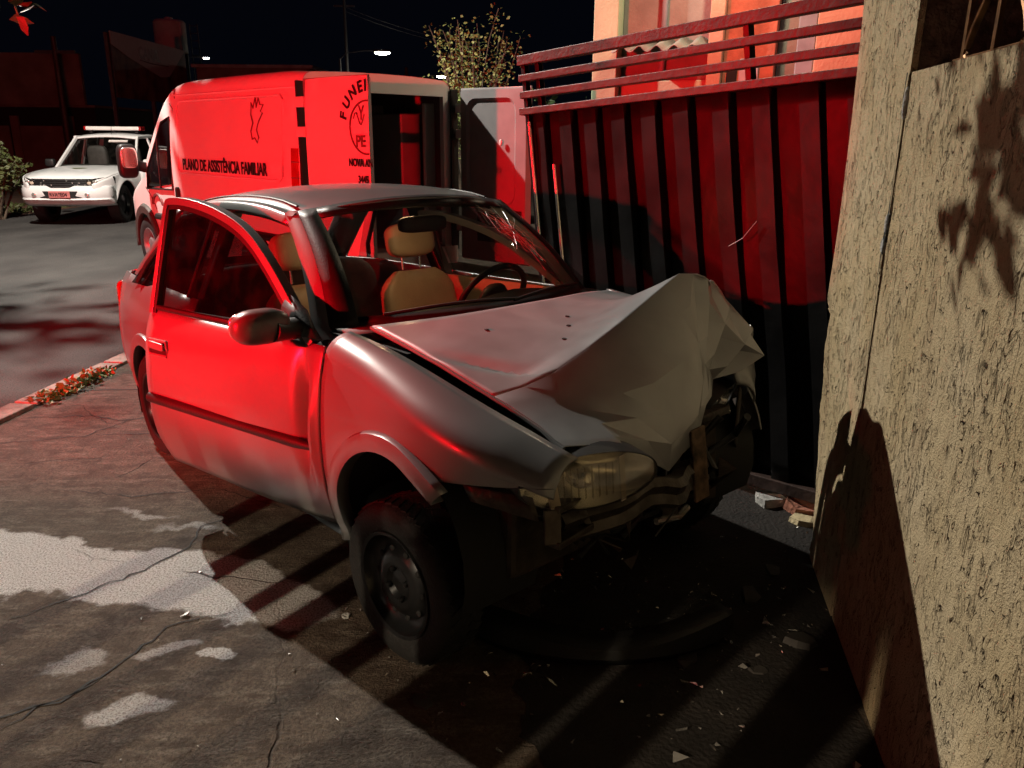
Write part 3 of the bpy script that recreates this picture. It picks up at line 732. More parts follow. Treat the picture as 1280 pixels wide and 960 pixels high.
# side details on the left face
def S(x, z, off=.004): return Vector((x, vy(x, z) + off, z))
def side_poly(poly, off, n=10):
    mb = MB(); zs = sorted(set([p[1] for p in poly])); z0, z1 = min(zs), max(zs); rows = []
    for z in frange(z0 + 1e-3, z1 - 1e-3, n):
        X = []
        for a, b in zip(poly, poly[1:] + poly[:1]):
            if (a[1]-z)*(b[1]-z) < 0: X.append(a[0] + (b[0]-a[0])*(z-a[1])/(b[1]-a[1]))
        rows.append([S(lerp(min(X), max(X), t), z, off) for t in frange(0, 1, 6)])
    return mb.grid(rows)
wp = [(2.99, 1.06), (2.99, 1.86), (3.24, 1.80), (3.82, 1.24), (3.86, 1.04)]
dw = side_poly(wp, .006).build('door_window', pm('dark_cab_glass', (.006, .006, .007), .06, 0, .1), van, smooth='all', solid=.004)
MB().tube([S(x, z, .008) for x, z in wp], .014, 6, closed=True).build('window_seal', M['black'], dw)
MB().tube([S(3.38, 1.06, .012), S(3.40, 1.64, .012)], .012, 6).build('window_bar', M['black'], dw)
mb = MB(); mb.tube([S(x, z, .0) for x, z in ((2.90, .42), (2.90, 1.0), (2.90, 1.95), (3.0, 2.0))], .006, 5); mb.tube([S(x, z, 0) for x, z in ((3.62, .80), (3.78, .95), (3.95, 1.05))], .006, 5); mb.build('door_gap', M['dark'], van)
MB().tube([S(x, z, .004) for x, z in ((.30, 1.30), (.30, 1.98), (.36, 2.02), (2.70, 2.02), (2.76, 1.98), (2.76, 1.30), (2.70, 1.26), (.36, 1.26))], .013, 8, closed=True, flat=1).build('panel_swage', M['white'], van, smooth=True)
MB().tube([S(x, 2.085, .004) for x in frange(.06, 3.0, 14)], .011, 6).build('roof_seam', M['white'], van, smooth=True)
MB().tube([S(x, .72, .010) for x in frange(.2, 3.6, 10)], .045, 8, flat=.9).build('rub_strip', M['black'], van, smooth=True)
MB().se(S(2.82, 1.0, .02), (.035, .02, .10), .4, .4).build('door_handle', M['black'], van, smooth=True)
# front wheel arch trim, wheels, mirror, tail lamps
MB().grid([[Vector((4.08 + rr*math.cos(t), vy(4.08 + rr*math.cos(t), .6) + dy, .34 + rr*math.sin(t))) for rr, dy in ((.37, -.03), (.39, .03), (.47, .035), (.50, .005))] for t in frange(R(-8), R(188), 24)]).build('arch_trim', M['trim'], van, smooth=40, solid=.01)
def van_wheel():
    t = MB().lathe([(-.10, .20), (-.108, .24), (-.105, .31), (-.085, .335), (.085, .335), (.105, .31), (.108, .24), (.10, .20)], n=36).build('wheel', M['rubber'], van, smooth=40)
    MB().lathe([(.10, .205), (.104, .20), (.085, .18), (.05, .15), (.06, .10), (.085, .07), (.09, .04), (.09, .002)], n=28).build('hub_cap', pm('grey_hub', (.35, .35, .36), .3, .6), t, smooth=30)
    return t
vwl = van_wheel(); vwl.location = (4.08, .86, .335)
for x, y in ((.95, .86), (.95, -.86), (4.08, -.86)):
    w = copy_tree(vwl, van); w.location = (x, y, .335); w.rotation_euler = (0, 0, 0 if y > 0 else math.pi)
mb = MB(); mb.se((3.86, 1.19, 1.36), (.075, .12, .20), .5, .55, n=24); mi = mb.build('mirror', M['black'], van, smooth='all')
mb = MB(); mb.bar((3.86, .97, 1.28), (3.86, 1.12, 1.32), .06, .12); mb.build('mirror_arm', M['black'], mi, bevel=.01)
MB().se((3.79, 1.19, 1.40), (.015, .10, .12), .5, .5).build('mirror_glass', M['chrome'], mi, smooth='all')
for sy in (1, -1):
    t = MB().grid([[Vector((.02 + .13*a, sy*(vy(.1, z) + .004), z)) if a > 0 else Vector((-.012, sy*(vy(.05, z) - .09 - .0*a), z)) for a in (-1, .0001, .5, 1)] for z in frange(1.02, 1.56, 10)]).build('tail_lamp', M['tail'], van, smooth=30)
    for zz in (1.16, 1.30, 1.44): MB().tube([Vector((.14, sy*(vy(.1, zz)+.006), zz)), Vector((.02, sy*(vy(.1, zz)+.006), zz)), Vector((-.014, sy*(vy(.1, zz)-.09), zz))], .006, 5).build('lamp_divider', M['printred'], t)
    for zz in (.75, 1.70, 1.95): MB().box((-.065, sy*.965, zz), (.15, .05, .09)).build('hinge', M['white'], van, bevel=.012)
for sy in (1, -1): MB().box((-.02, sy*.93, 1.32), (.025, .10, 1.62)).build('door_seal', M['dark'], van, bevel=.006)
# lettering on the side, outline of a dove
text_obj('lettering', 'PLANO DE ASSISTÊNCIA FAMILIAR', .165, M['print'], frame(S(2.63, 1.30, .008), (-1, 0, 0), (0, -.02, 1), (0, 1, .02)), van, bold=.004, sx=.80)
dv = [(.0, .0), (.06, .10), (.16, .20), (.10, .22), (.17, .30), (.08, .30), (.02, .38), (-.02, .27), (-.06, .40), (-.11, .26), (-.17, .33), (-.16, .18), (-.10, .08), (-.16, -.02), (-.12, -.12), (-.05, -.10), (.02, -.16), (.06, -.10)]
MB().tube([S(.80 - x*.75, 1.72 + z*.75, .006) for x, z in dv], .007, 5, closed=True).build('dove_emblem', M['printred'], van)
mb = MB(); mb.tube([S(3.55 - .18*math.cos(t), .80 + .18*math.sin(t), .006) for t in frange(R(20), R(160), 12)], .02, 5); mb.build('door_emblem', M['printred'], van)
# rear doors
def rear_door(sy, ang):
    hy = .955 * sy
    def Q(u, z, d): return Vector((-d, -sy*u, z))         # relative to the hinge; u from hinge, d outward
    W = .93; rows = []
    for z in frange(.42, 2.14, 16):
        rows.append([Q(u, z, .012 + .018*math.sin(math.pi*min(1, u/W)) - .03*max(0, (z-1.7)/.44)**2) for u in frange(.0, W, 8)])
    d = MB().grid(rows).build('rear_door', M['white'], van, smooth=30); d.location = (-.13, hy, 0); d.rotation_euler = (0, 0, ang)
    mb = MB(); mb.grid([[Q(u, z, .008) for u, z in ((0, .42), (W, .42), (W, 2.14), (0, 2.14))], [Q(u, z, -.05) for u, z in ((.02, .44), (W-.03, .44), (W-.03, 2.12), (.02, 2.12))]], closed_u=True)
    mb.build('door_edge', M['inner'], d, bevel=.006)
    # inner skin with a rounded sunk panel
    def rr(x0, x1, z0, z1, r, n=5):
        P = []
        for cx, cz, a in ((x1-r, z1-r, 0), (x0+r, z1-r, 90), (x0+r, z0+r, 180), (x1-r, z0+r, 270)):
            for k in range(n+1): P.append((cx + r*math.cos(R(a + 90*k/n)), cz + r*math.sin(R(a + 90*k/n))))
        return P
    rings = [rr(.02, W-.03, .44, 2.12, .02), rr(.10, W-.16, 1.0, 2.04, .12), rr(.13, W-.19, 1.03, 2.01, .10)]
    mb = MB(); mb.grid([[Q(u, z, -.05) for u, z in rings[0]], [Q(u, z, -.055) for u, z in rings[1]], [Q(u, z, -.028) for u, z in rings[2]]], closed_u=True)
    mb.add([Q(u, z, -.028) for u, z in rings[2]], [tuple(range(len(rings[2])))]); mb.build('inner_panel', M['inner'], d, smooth=30)
    MB().box(Q(.42, .78, -.05), (.012, .34, .30)).build('latch_recess', M['dark'], d, bevel=.02)
    MB().box(Q(W-.13, .93, -.056), (.014, .12, .07)).build('latch_handle', M['black'], d, bevel=.01)
    MB().se(Q(.58, 1.62, -.06), (.01, .02, .03), .7, .7).build('latch_knob', M['white'], d, smooth=True)
    return d
ldoor = rear_door(1, R(-86)); rdoor = rear_door(-1, R(98))
# print on the left rear door: arc of letters, ring, place name, number
def door_out(u, z): return Vector((-.012 - .018*math.sin(math.pi*min(1, u/.93)) - .005 + .03*max(0, (z-1.7)/.44)**2, -u, z))
cu_, cz_ = .90, 1.755
for ch, a in zip('FUNEI', (166, 145, 124, 105, 92)):
    t = R(a); p = door_out(cu_ + .262*math.cos(t), cz_ + .262*math.sin(t)); ex = Vector((0, -math.sin(t), -math.cos(t))); ey = Vector((0, -math.cos(t), math.sin(t)))
    text_obj('lettering', ch, .125, M['print'], frame(p, ex, ey, (-1, 0, 0)), ldoor, bold=.004, align='CENTER')
mb = MB(); mb.tube([door_out(cu_ + .208*math.cos(t), cz_ - .02 + .208*math.sin(t)) for t in frange(R(84), R(276), 26)], .008, 5); mb.build('ring_emblem', M['printred'], ldoor)
mb = MB(); mb.tube([door_out(cu_ - .16 + .02*k, cz_ + .05 + .05*math.sin(k)) for k in range(8)], .006, 5); mb.tube([door_out(cu_-.09, cz_+.15), door_out(cu_-.06, cz_+.09), door_out(cu_-.06, cz_+.04)], .007, 5); mb.tube([door_out(cu_-.03, cz_+.15), door_out(cu_-.06, cz_+.09)], .007, 5); mb.build('bird_emblem', M['printred'], ldoor)
text_obj('lettering', 'PE', .13, M['printred'], frame(door_out(cu_-.14, cz_-.17), (0, -1, 0), (0, 0, 1), (-1, 0, 0)), ldoor, bold=.003)
text_obj('lettering', 'NOVA AN', .085, M['print'], frame(door_out(cu_-.245, cz_-.325), (0, -1, 0), (0, 0, 1), (-1, 0, 0)), ldoor, bold=.003, sx=.85)
text_obj('lettering', '3445', .085, M['print'], frame(door_out(cu_-.13, cz_-.46), (0, -1, 0), (0, 0, 1), (-1, 0, 0)), ldoor, bold=.003, sx=.85)

# ================================================================== the pickup truck
def build_pickup(loc, rz, label):
    pk = thing('pickup_truck', label, 'pickup truck', loc, rz, 'emergency pickup trucks')
    # local: x forward, 0 at front bumper; y left
    def hw(x): return sinterp([(-5.2, .86), (-4.6, .90), (-1, .90), (-.4, .86), (-.12, .74), (0, .60)], x)
    def arch(x):
        for cx in (-.88, -3.88):
            d = abs(x - cx)
            if d < .46: return .40 + math.sqrt(.46**2 - d*d)*.98
        return .48
    def top(x): return sinterp([(-5.2, 1.04), (-1.7, 1.06), (-1.0, 1.03), (-.45, .97), (-.15, .90), (0, .82)], x)
    xs = sorted(set(frange(-5.2, -4.4, 3) + [-3.88 + .46*math.sin(t) for t in frange(-1.57, 1.57, 10)] + frange(-3.4, -1.4, 7) + [-.88 + .46*math.sin(t) for t in frange(-1.57, 1.57, 12)] + frange(-.4, 0, 8)))
    for sy in (1, -1):
        rows = []
        for x in xs:
            a, b = arch(x), top(x); row = []
            for k in range(10):
                z = a + (b-a)*k/9; bulge = 1 - .045*((z-.75)/.35)**2 if z > .75 else 1 - .03*((.75-z)/.3)**2
                flare = .035 * max(0, 1 - abs(z - a)/.14) if a > .5 else 0
                row.append(Vector((x, sy*(hw(x)*bulge + flare), z)))
            rows.append(row)
        MB().grid(rows).build('body_side', M['white'], pk, smooth=40, solid=.02)
    # bonnet
    rows = [[Vector((x, u*(hw(x)*.955), top(x) - .002 + .055*(1-u*u)*min(1, (-x)/.3) + .012*(abs(abs(u)-.55) < .12))) for u in frange(-1, 1, 18)] for x in frange(-1.72, -.10, 12)]
    bon = MB().grid(rows).build('bonnet', M['white'], pk, smooth=40, solid=.02)
    mb = MB(); mb.se((-.95, 0, top(-.95)+.062), (.16, .15, .004), .8, 1.0, n=18, m=6); mb.build('badge', pm('green_badge', (.16, .20, .05), .5), bon)
    # front face: bumper, grille, lamps
    rows = [[Vector((sinterp([(0, .03), (.5, .0), (.8, -.08), (1, -.30)], abs(u)) + dx, u*.88, z)) for u in frange(-1, 1, 24)] for z, dx in ((.40, -.10), (.46, -.02), (.52, .05), (.55, .02), (.60, .035), (.70, .03), (.74, .0), (.78, -.02))]
    MB().grid(rows).build('bumper', M['white'], pk, smooth=35, solid=.03)
    MB().grid([[Vector((.075 - .10*abs(u)**3, u*.56, z)) for u in frange(-1, 1, 12)] for z in (.555, .62, .685)]).build('lower_grille', M['dark'], pk, solid=.01)
    gr = MB().grid([[Vector((.035 - .13*u*u - (z-.78)*.2, u*.58, z)) for u in frange(-1, 1, 12)] for z in frange(.745, .915, 4)]).build('grille', M['dark'], pk, solid=.01)
    for z in (.80, .84, .88): MB().tube([Vector((.047 - .13*u*u - (z-.78)*.2, u*.57, z)) for u in frange(-1, 1, 12)], .007, 5)  .build('grille_bar', M['steel'], gr, smooth=True)
    random.seed(4); mb = MB()
    for k in range(14): u = random.uniform(-.95, .95); z = random.choice((.80, .84, .88)); mb.se((.05 - .13*u*u - (z-.78)*.2, u*.57, z), (.008, .016, .010), .8, .8, n=8, m=6)
    mb.build('grille_glint', M['chrome'], gr)
    for sy in (1, -1):
        h = MB().grid([[Vector((-.02 - .42*t**1.6, sy*lerp(.50, .875, t), z + .05*t)) for t in frange(0, 1, 8)] for z in (.775, .82, .87, .905)]).build('head_lamp', pm('lamp_lens', (.03, .028, .026), .08, .3, .3), pk, smooth='all', solid=.012)
        MB().se((-.07, sy*.64, .86), (.03, .05, .03), .7, .7).build('lamp_bulb', M['chrome'], h, smooth='all')
        MB().se((-.03, sy*.54, .835), (.02, .04, .03), .7, .7).build('indicator', M['amber'], h, smooth='all')
        MB().se((.05, sy*.50, .62), (.02, .045, .035), .7, .7).build('fog_lamp', M['chrome'], pk, smooth='all')
    pl = MB().box((.098, 0, .625), (.012, .40, .13)).build('number_plate', pm('plate_red', (.50, .16, .15), .5), pk, bevel=.004)
    text_obj('plate_text', 'RVA9E04', .10, M['print'], frame((.106, -.185, .59), (0, 1, 0), (0, 0, 1), (1, 0, 0)), pl, bold=.003, sx=.86)
    # cab
    def cab(x, z): return lerp(.86, .66, max(0, (z-1.04)/.72))
    RT = [(-1.72, 1.06), (-2.45, 1.66), (-2.7, 1.72), (-3.3, 1.74), (-3.75, 1.70)]
    rows = [[Vector((x, u*lerp(.66, .68, .5), interp(RT[::-1], x) + .045*(1-u*u))) for u in frange(-1, 1, 12)] for x in (-2.45, -2.6, -2.9, -3.3, -3.75)]
    MB().grid(rows).build('roof', M['white'], pk, smooth=40, solid=.03)
    w = MB().grid([[Vector((lerp(-1.60, -2.42, v) - .12*u*u*(1-v*.4), u*lerp(.80, .62, v), lerp(1.06, 1.66, v) + .03*(1-u*u))) for u in frange(-1, 1, 12)] for v in frange(0, 1, 6)]).build('windscreen', M['wglass'], pk, smooth='all')
    MB().box((-2.31, .30, 1.615), (.02, .40, .05), rot=Matrix.Rotation(R(-53), 3, 'Y')).build('screen_sticker', M['beam'], w)
    MB().box((-2.08, -.02, 1.08), (.55, 1.5, .08)).build('dashboard', M['trim'], pk, bevel=.02)
    for sy in (1, -1):
        MB().se((-2.75, sy*.36, 1.22), (.09, .22, .30), .5, .5).build('front_seat', M['trim'], pk, smooth='all')
        MB().bar((-1.70, sy*.82, 1.05), (-2.46, sy*.655, 1.68), .05, .07).build('windscreen_pillar', M['white'], pk, bevel=.01)
        MB().bar((-3.02, sy*.86, 1.05), (-3.0, sy*.66, 1.72), .10, .04).build('centre_pillar', M['white'], pk, bevel=.01)
        MB().bar((-3.95, sy*.86, 1.05), (-3.75, sy*.66, 1.72), .14, .04).build('rear_pillar', M['white'], pk, bevel=.01)
        MB().bar((-2.42, sy*.665, 1.69), (-3.8, sy*.665, 1.72), .05, .06).build('roof_rail', M['white'], pk, bevel=.01)
        MB().add([(-3.06, sy*.85, 1.06), (-3.85, sy*.85, 1.06), (-3.72, sy*.67, 1.68), (-3.04, sy*.67, 1.68)], [(0, 1, 2, 3)]).build('side_window', M['tint'], pk)
        MB().se((-1.92, sy*1.03, 1.16), (.07, .10, .085), .5, .5).build('mirror', M['black'] if sy < 0 else M['white'], pk, smooth='all')
    MB().add([(-3.80, -.66, 1.70), (-3.80, .66, 1.70), (-3.98, .84, 1.06), (-3.98, -.84, 1.06)], [(0, 1, 2, 3)]).build('rear_window', M['tint'], pk)
    mb = MB(); mb.box((-2.9, 0, .72), (2.4, 1.5, .5)); mb.build('cabin_floor', M['dark'], pk)
    MB().box((-4.6, 0, .75), (1.2, 1.6, .05)).build('load_bed', M['white'], pk)
    MB().box((-5.2, 0, .80), (.04, 1.7, .5)).build('tailgate', M['white'], pk, bevel=.02)
    MB().tube([(-.35, -.22, 1.20-.14), (-.36, -.22, 1.06)], .004, 5).build('aerial', M['black'], pk)
    MB().tube([(-2.62, .05, 1.76), (-2.66, .05, 1.95)], .004, 5).build('roof_aerial', M['black'], pk)
    # open driver door (left side = picture right)
    dz = MB().grid([[Vector((-1.05*t, .0 + .02*math.sin(3*t), z)) for t in frange(0, 1, 6)] for z in frange(.50, 1.06, 6)]).build('open_door', M['white'], pk, smooth=40, solid=.06)
    dz.location = (-1.75, .90, 0); dz.rotation_euler = (0, 0, R(-52))
    MB().tube([(0, 0, 1.06), (-.45, -.08, 1.42), (-.72, -.16, 1.62), (-.98, -.17, 1.66), (-1.04, -.05, 1.20), (-1.05, 0, 1.06)], .028, 8).build('window_frame', M['white'], dz, smooth=True)
    MB().add([(0, 0, 1.06), (-.45, -.08, 1.42), (-.72, -.16, 1.62), (-.98, -.17, 1.66), (-1.04, -.05, 1.20), (-1.05, 0, 1.06)], [(0, 1, 2, 3, 4, 5)]).build('door_pane', M['tint'], dz)
    # light bar
    lb = MB().box((-2.95, 0, 1.885), (.26, 1.22, .085)).build('light_bar', M['beam'], pk, bevel=.03)
    for sy in (-.5, 0, .5): MB().box((-2.95, sy, 1.82), (.12, .06, .06)).build('bar_foot', M['black'], lb)
    for sy in (1, -1): MB().box((-2.95, sy*.60, 1.885), (.262, .05, .087)).build('bar_cap', M['tail'], lb, bevel=.01)
    # wheels
    t = MB().lathe([(-.11, .23), (-.125, .28), (-.12, .36), (-.10, .385), (.10, .385), (.12, .36), (.125, .28), (.11, .23)], n=32).build('wheel', M['rubber'], pk, smooth=40)
    MB().lathe([(.10, .235), (.11, .22), (.06, .19), (.08, .08), (.09, .002)], n=24).build('hub', M['steel'], t, smooth=30)
    t.location = (-.88, .74, .385)
    for x, y in ((-.88, -.74), (-3.88, .74), (-3.88, -.74)):
        c_ = copy_tree(t, pk); c_.location = (x, y, .385); c_.rotation_euler = (0, 0, 0 if y > 0 else math.pi)
    MB().box((-1.2, 0, .55), (2.2, 1.2, .3)).build('chassis', M['dark'], pk)
    return pk
a_pk = R(176.07)
pick = build_pickup((-8.87, 15.98, -.03), math.atan2(math.cos(a_pk), math.sin(a_pk)), 'white police pickup with light bar on its roof, parked beyond the van')
# ================================================================== ground
def nodes(m): return m.node_tree.nodes, m.node_tree.links
def math_n(N, L, op, a, b=None, clamp=False):
    n = N.new('ShaderNodeMath'); n.operation = op; n.use_clamp = clamp
    for i, v in enumerate((a, b)):
        if v is None: continue
        if isinstance(v, (int, float)): n.inputs[i].default_value = v
        else: L.new(v, n.inputs[i])
    return n.outputs[0]
def mixc(N, L, f, a, b):
    n = N.new('ShaderNodeMix'); n.data_type = 'RGBA'
    for i, v in ((0, f), (6, a), (7, b)):
        if isinstance(v, (int, float)): n.inputs[i].default_value = v
        elif isinstance(v, tuple): n.inputs[i].default_value = (*v, 1)
        else: L.new(v, n.inputs[i])
    return n.outputs[2]
def maprange(N, L, v, a, b, c=0., d=1., smooth=False):
    n = N.new('ShaderNodeMapRange'); L.new(v, n.inputs[0]); n.inputs[1].default_value = a; n.inputs[2].default_value = b; n.inputs[3].default_value = c; n.inputs[4].default_value = d
    if smooth: n.interpolation_type = 'SMOOTHSTEP'
    return n.outputs[0]
def noise_n(N, L, vec, scale, detail=6, rough=.6, dist=0):
    n = N.new('ShaderNodeTexNoise'); n.inputs['Scale'].default_value = scale; n.inputs['Detail'].default_value = detail; n.inputs['Roughness'].default_value = rough; n.inputs['Distortion'].default_value = dist
    L.new(vec, n.inputs['Vector']); return n.outputs['Fac']
def concrete():
    m = bpy.data.materials.new('worn_concrete'); m.use_nodes = True; N, L = nodes(m); b = N['Principled BSDF']
    tc = N.new('ShaderNodeTexCoord'); P = tc.outputs['Object']
    big = noise_n(N, L, P, 1.3, 3); mid = noise_n(N, L, P, 9, 4, .7); fine = noise_n(N, L, P, 75, 3, .8); grit = noise_n(N, L, P, 320, 2, .8)
    st = N.new('ShaderNodeMapping'); st.inputs['Rotation'].default_value = (0, 0, R(-14)); st.inputs['Scale'].default_value = (5, 16, 1); L.new(P, st.inputs[0])
    streak = noise_n(N, L, st.outputs[0], 1.0, 5, .7)
    c = mixc(N, L, maprange(N, L, big, .35, .65), (.120, .084, .060), (.205, .160, .120))
    c = mixc(N, L, maprange(N, L, mid, .45, .62), c, (.070, .046, .031))
    c = mixc(N, L, maprange(N, L, streak, .5, .68), c, (.28, .235, .19))
    c = mixc(N, L, maprange(N, L, fine, .40, .62, 0, .8), c, (.060, .042, .030))
    c = mixc(N, L, maprange(N, L, grit, .58, .70, 0, .6), c, (.36, .32, .27))
    # spilled pale paint: masks in ground coordinates
    wob = N.new('ShaderNodeTexNoise'); wob.inputs['Scale'].default_value = 3.2; wob.inputs['Detail'].default_value = 5; wob.inputs['Roughness'].default_value = .62; L.new(P, wob.inputs['Vector'])
    ws_ = N.new('ShaderNodeVectorMath'); ws_.operation = 'MULTIPLY_ADD'; L.new(wob.outputs['Color'], ws_.inputs[0]); ws_.inputs[1].default_value = (.34, .34, 0); L.new(P, ws_.inputs[2])
    total = None
    for (cx, cy, rx, ry, rot, soft, amt) in ((-1.80, 2.93, .90, .215, -13, .10, 1.0), (-1.12, 2.80, .50, .18, -25, .12, 1.0), (-2.6, 3.1, .8, .19, -6, .12, .9), (-1.03, 2.36, .095, .055, 12, .2, .9), (-1.18, 2.07, .10, .07, 15, .3, .75), (-1.50, 2.30, .10, .06, 20, .3, .5), (-1.22, 2.42, .12, .04, 20, .3, .6), (-1.75, 3.42, .18, .03, -12, .6, .5), (-1.47, 3.30, .12, .03, -12, .6, .5)):
        mp = N.new('ShaderNodeMapping'); mp.vector_type = 'TEXTURE'; mp.inputs['Location'].default_value = (cx + .17, cy + .17, 0); mp.inputs['Rotation'].default_value = (0, 0, R(rot)); mp.inputs['Scale'].default_value = (rx, ry, 1)
        L.new(ws_.outputs[0], mp.inputs[0]); ln = N.new('ShaderNodeVectorMath'); ln.operation = 'LENGTH'; L.new(mp.outputs[0], ln.inputs[0])
        v = maprange(N, L, ln.outputs['Value'], 1.0 + soft*.4, 1.0 - soft, 0, amt, True)
        total = v if total is None else math_n(N, L, 'MAXIMUM', total, v)
    spk = maprange(N, L, noise_n(N, L, P, 130, 2, .8), .42, .52, .35, 1)
    msk = math_n(N, L, 'MULTIPLY', total, spk)
    pc = mixc(N, L, grit, (.72, .74, .75), (.95, .96, .97))
    c = mixc(N, L, msk, c, pc)
    # hairline cracks
    vo = N.new('ShaderNodeTexVoronoi'); vo.feature = 'DISTANCE_TO_EDGE'; vo.inputs['Scale'].default_value = .85
    dn = N.new('ShaderNodeVectorMath'); dn.operation = 'MULTIPLY_ADD'; n5 = N.new('ShaderNodeTexNoise'); n5.inputs['Scale'].default_value = 4; n5.inputs['Detail'].default_value = 4; L.new(P, n5.inputs['Vector']); L.new(n5.outputs['Color'], dn.inputs[0]); dn.inputs[1].default_value = (.16, .16, 0); L.new(P, dn.inputs[2]); L.new(dn.outputs[0], vo.inputs['Vector'])
    crk = maprange(N, L, vo.outputs['Distance'], .0008, .0045, .8, 0)
    crk = math_n(N, L, 'MULTIPLY', crk, maprange(N, L, big, .50, .60))
    c = mixc(N, L, crk, c, (.02, .014, .01)); L.new(c, b.inputs['Base Color'])
    b.inputs['Roughness'].default_value = .72; b.inputs['Specular IOR Level'].default_value = .35
    h = math_n(N, L, 'ADD', math_n(N, L, 'MULTIPLY', mid, .8), math_n(N, L, 'MULTIPLY', fine, .9)); h = math_n(N, L, 'ADD', h, math_n(N, L, 'MULTIPLY', streak, .9)); h = math_n(N, L, 'SUBTRACT', h, crk); h = math_n(N, L, 'ADD', h, math_n(N, L, 'MULTIPLY', grit, .3))
    bp = N.new('ShaderNodeBump'); bp.inputs['Strength'].default_value = 1.0; bp.inputs['Distance'].default_value = .03; L.new(h, bp.inputs['Height']); L.new(bp.outputs[0], b.inputs['Normal'])
    return m
M['concrete'] = concrete()
M['asphalt'] = pm('asphalt', (.030, .028, .027), .8, 0, .5, 1.1, bump=1.0, bscale=90, col2=(.075, .069, .065), dist=.02, detail=9, stretch=(1, .6, 1))
M['soil'] = pm('red_soil', (.13, .06, .035), .9, 0, .4, 4, bump=.6, bscale=30)
def sheet(name, pts, z, mat): return tag(MB().add([(x, y, z) for x, y in pts], [tuple(range(len(pts)))]).build(name, mat), kind='structure')
sheet('ground', [(-250, -250), (250, -250), (250, 350), (-250, 350)], -.06, M['soil'])
def kx(y): return -3.29 + (y - 4.81) * .10
sheet('road', [(kx(-30)-.05, -30), (kx(120)-.05, 120), (kx(120)-9.2, 120), (kx(-30)-9.2, -30)], -.03, M['asphalt'])
side_ = sheet('pavement', [(kx(-12)+.13, -12), (9, -12), (11, 14), (kx(40)+.13, 40)], 0, M['concrete'])
kerb = MB(); 
M['kerb'] = pm('pale_kerb', (.26, .24, .21), .8, 0, .35, 12, bump=.5, bscale=50)
random.seed(21); y = -6.0
kerb_root = thing('kerb', 'worn pale kerb stones between road and pavement', 'kerb', (0, 0, 0))
while y < 30:
    l = .98; a = Vector((kx(y)+.04, y, -.05)); b_ = Vector((kx(y+l)+.04, y+l, -.05)); mb = MB(); mb.bar(a + Vector((0, 0, .028)), b_ - Vector((0, .012, -.028)), .17, .10 - random.uniform(0, .012)); mb.build('kerb_stone', M['kerb'], kerb_root, bevel=.012); y += 1.0
# saw-cut joint and long cracks, as narrow dark ribbons with raised lips
def crack(pts, w, seed):
    random.seed(seed); P = []
    for (a, b_) in zip(pts, pts[1:]):
        n = max(2, int(math.dist(a, b_) / .04))
        for k in range(n): t = k/n; P.append((lerp(a[0], b_[0], t) + random.uniform(-.012, .012), lerp(a[1], b_[1], t) + random.uniform(-.012, .012)))
    P.append(pts[-1]); L_, R_ = [], []
    for i, p in enumerate(P):
        q = P[min(i+1, len(P)-1)]; o = P[max(i-1, 0)]; d = Vector((q[0]-o[0], q[1]-o[1])); d.normalize(); nn = Vector((-d.y, d.x)); ww = w * random.uniform(.4, 1.2) * (.3 + .7*math.sin(math.pi*min(1, max(.05, i/len(P)))))
        L_.append((p[0]+nn.x*ww, p[1]+nn.y*ww, .003)); R_.append((p[0]-nn.x*ww, p[1]-nn.y*ww, .003))
    MB().grid([L_, R_]).build('crack', M['dark'], side_)
crack([(-1.85, 2.56), (-1.70, 2.72), (-1.55, 2.88), (-1.50, 2.95), (-1.40, 3.12), (-1.44, 3.3), (-1.30, 3.42)], .005, 1)
crack([(-2.0, 1.95), (-1.62, 2.02), (-1.42, 2.12), (-1.31, 2.36), (-1.26, 2.52), (-1.05, 2.62)], .0055, 2)
crack([(-1.55, 1.97), (-1.48, 2.08), (-1.36, 2.22)], .004, 3)
crack([(-3.1, 4.75), (-2.7, 4.8), (-2.45, 4.72), (-2.2, 4.85), (-2.0, 4.8)], .007, 4)
crack([(-3.0, 4.3), (-2.55, 4.45), (-2.4, 4.75)], .006, 5); crack([(-2.5, 4.46), (-2.1, 4.5)], .005, 6)
crack([(-2.3, 3.7), (-1.9, 3.62), (-1.5, 3.72), (-1.1, 3.5)], .004, 7)
MB().bar((kx(5.33)+.12, 5.33, .0), (-.6, 5.52, .0), .014, .006).build('joint', M['dark'], side_)

# ================================================================== gate
M['gate'] = pm('gate_paint', (.0105, .0102, .0108), .38, 0, .35, 5, spec=.24, bump=.12, bscale=14, rvar=.1)
M['rail'] = pm('rail_paint', (.085, .05, .042), .5, .1, .4, 14, col2=(.04, .026, .023), bump=.2, bscale=40)
ga, gr_, g0 = Vector((-.668, .742, -.06)), Vector((-.105, .15, 1.0)), Vector((1.41, 3.6, 2.289))
gn = -ga.cross(gr_).normalized()        # towards the street
gate = thing('sheet_gate', 'dark ribbed sheet-metal gate knocked askew behind the crashed car', 'gate', g0 + ga*1.0 - gr_*2.2)
go = gate.location
def G(s, q, d=0): return g0 + ga*s - gr_*q + gn*d - go
bl_ = [G(-.75, .30, -.02), G(2.05, .30, -.02), G(2.05, 2.16, -.02), G(-.75, 2.16, -.02)]
rows = []
for s in frange(-.75, 2.05, 40): rows.append([G(s, q, -.025 + .012*noise.noise(Vector((s*2, q*2, 0))) - .05*math.exp(-((s-.75)/.5)**2)*math.exp(-((q-1.7)/.5)**2)) for q in frange(.30, 2.16, 20)])
MB().grid(rows).build('sheet', M['gate'], gate, smooth=True, solid=.003)
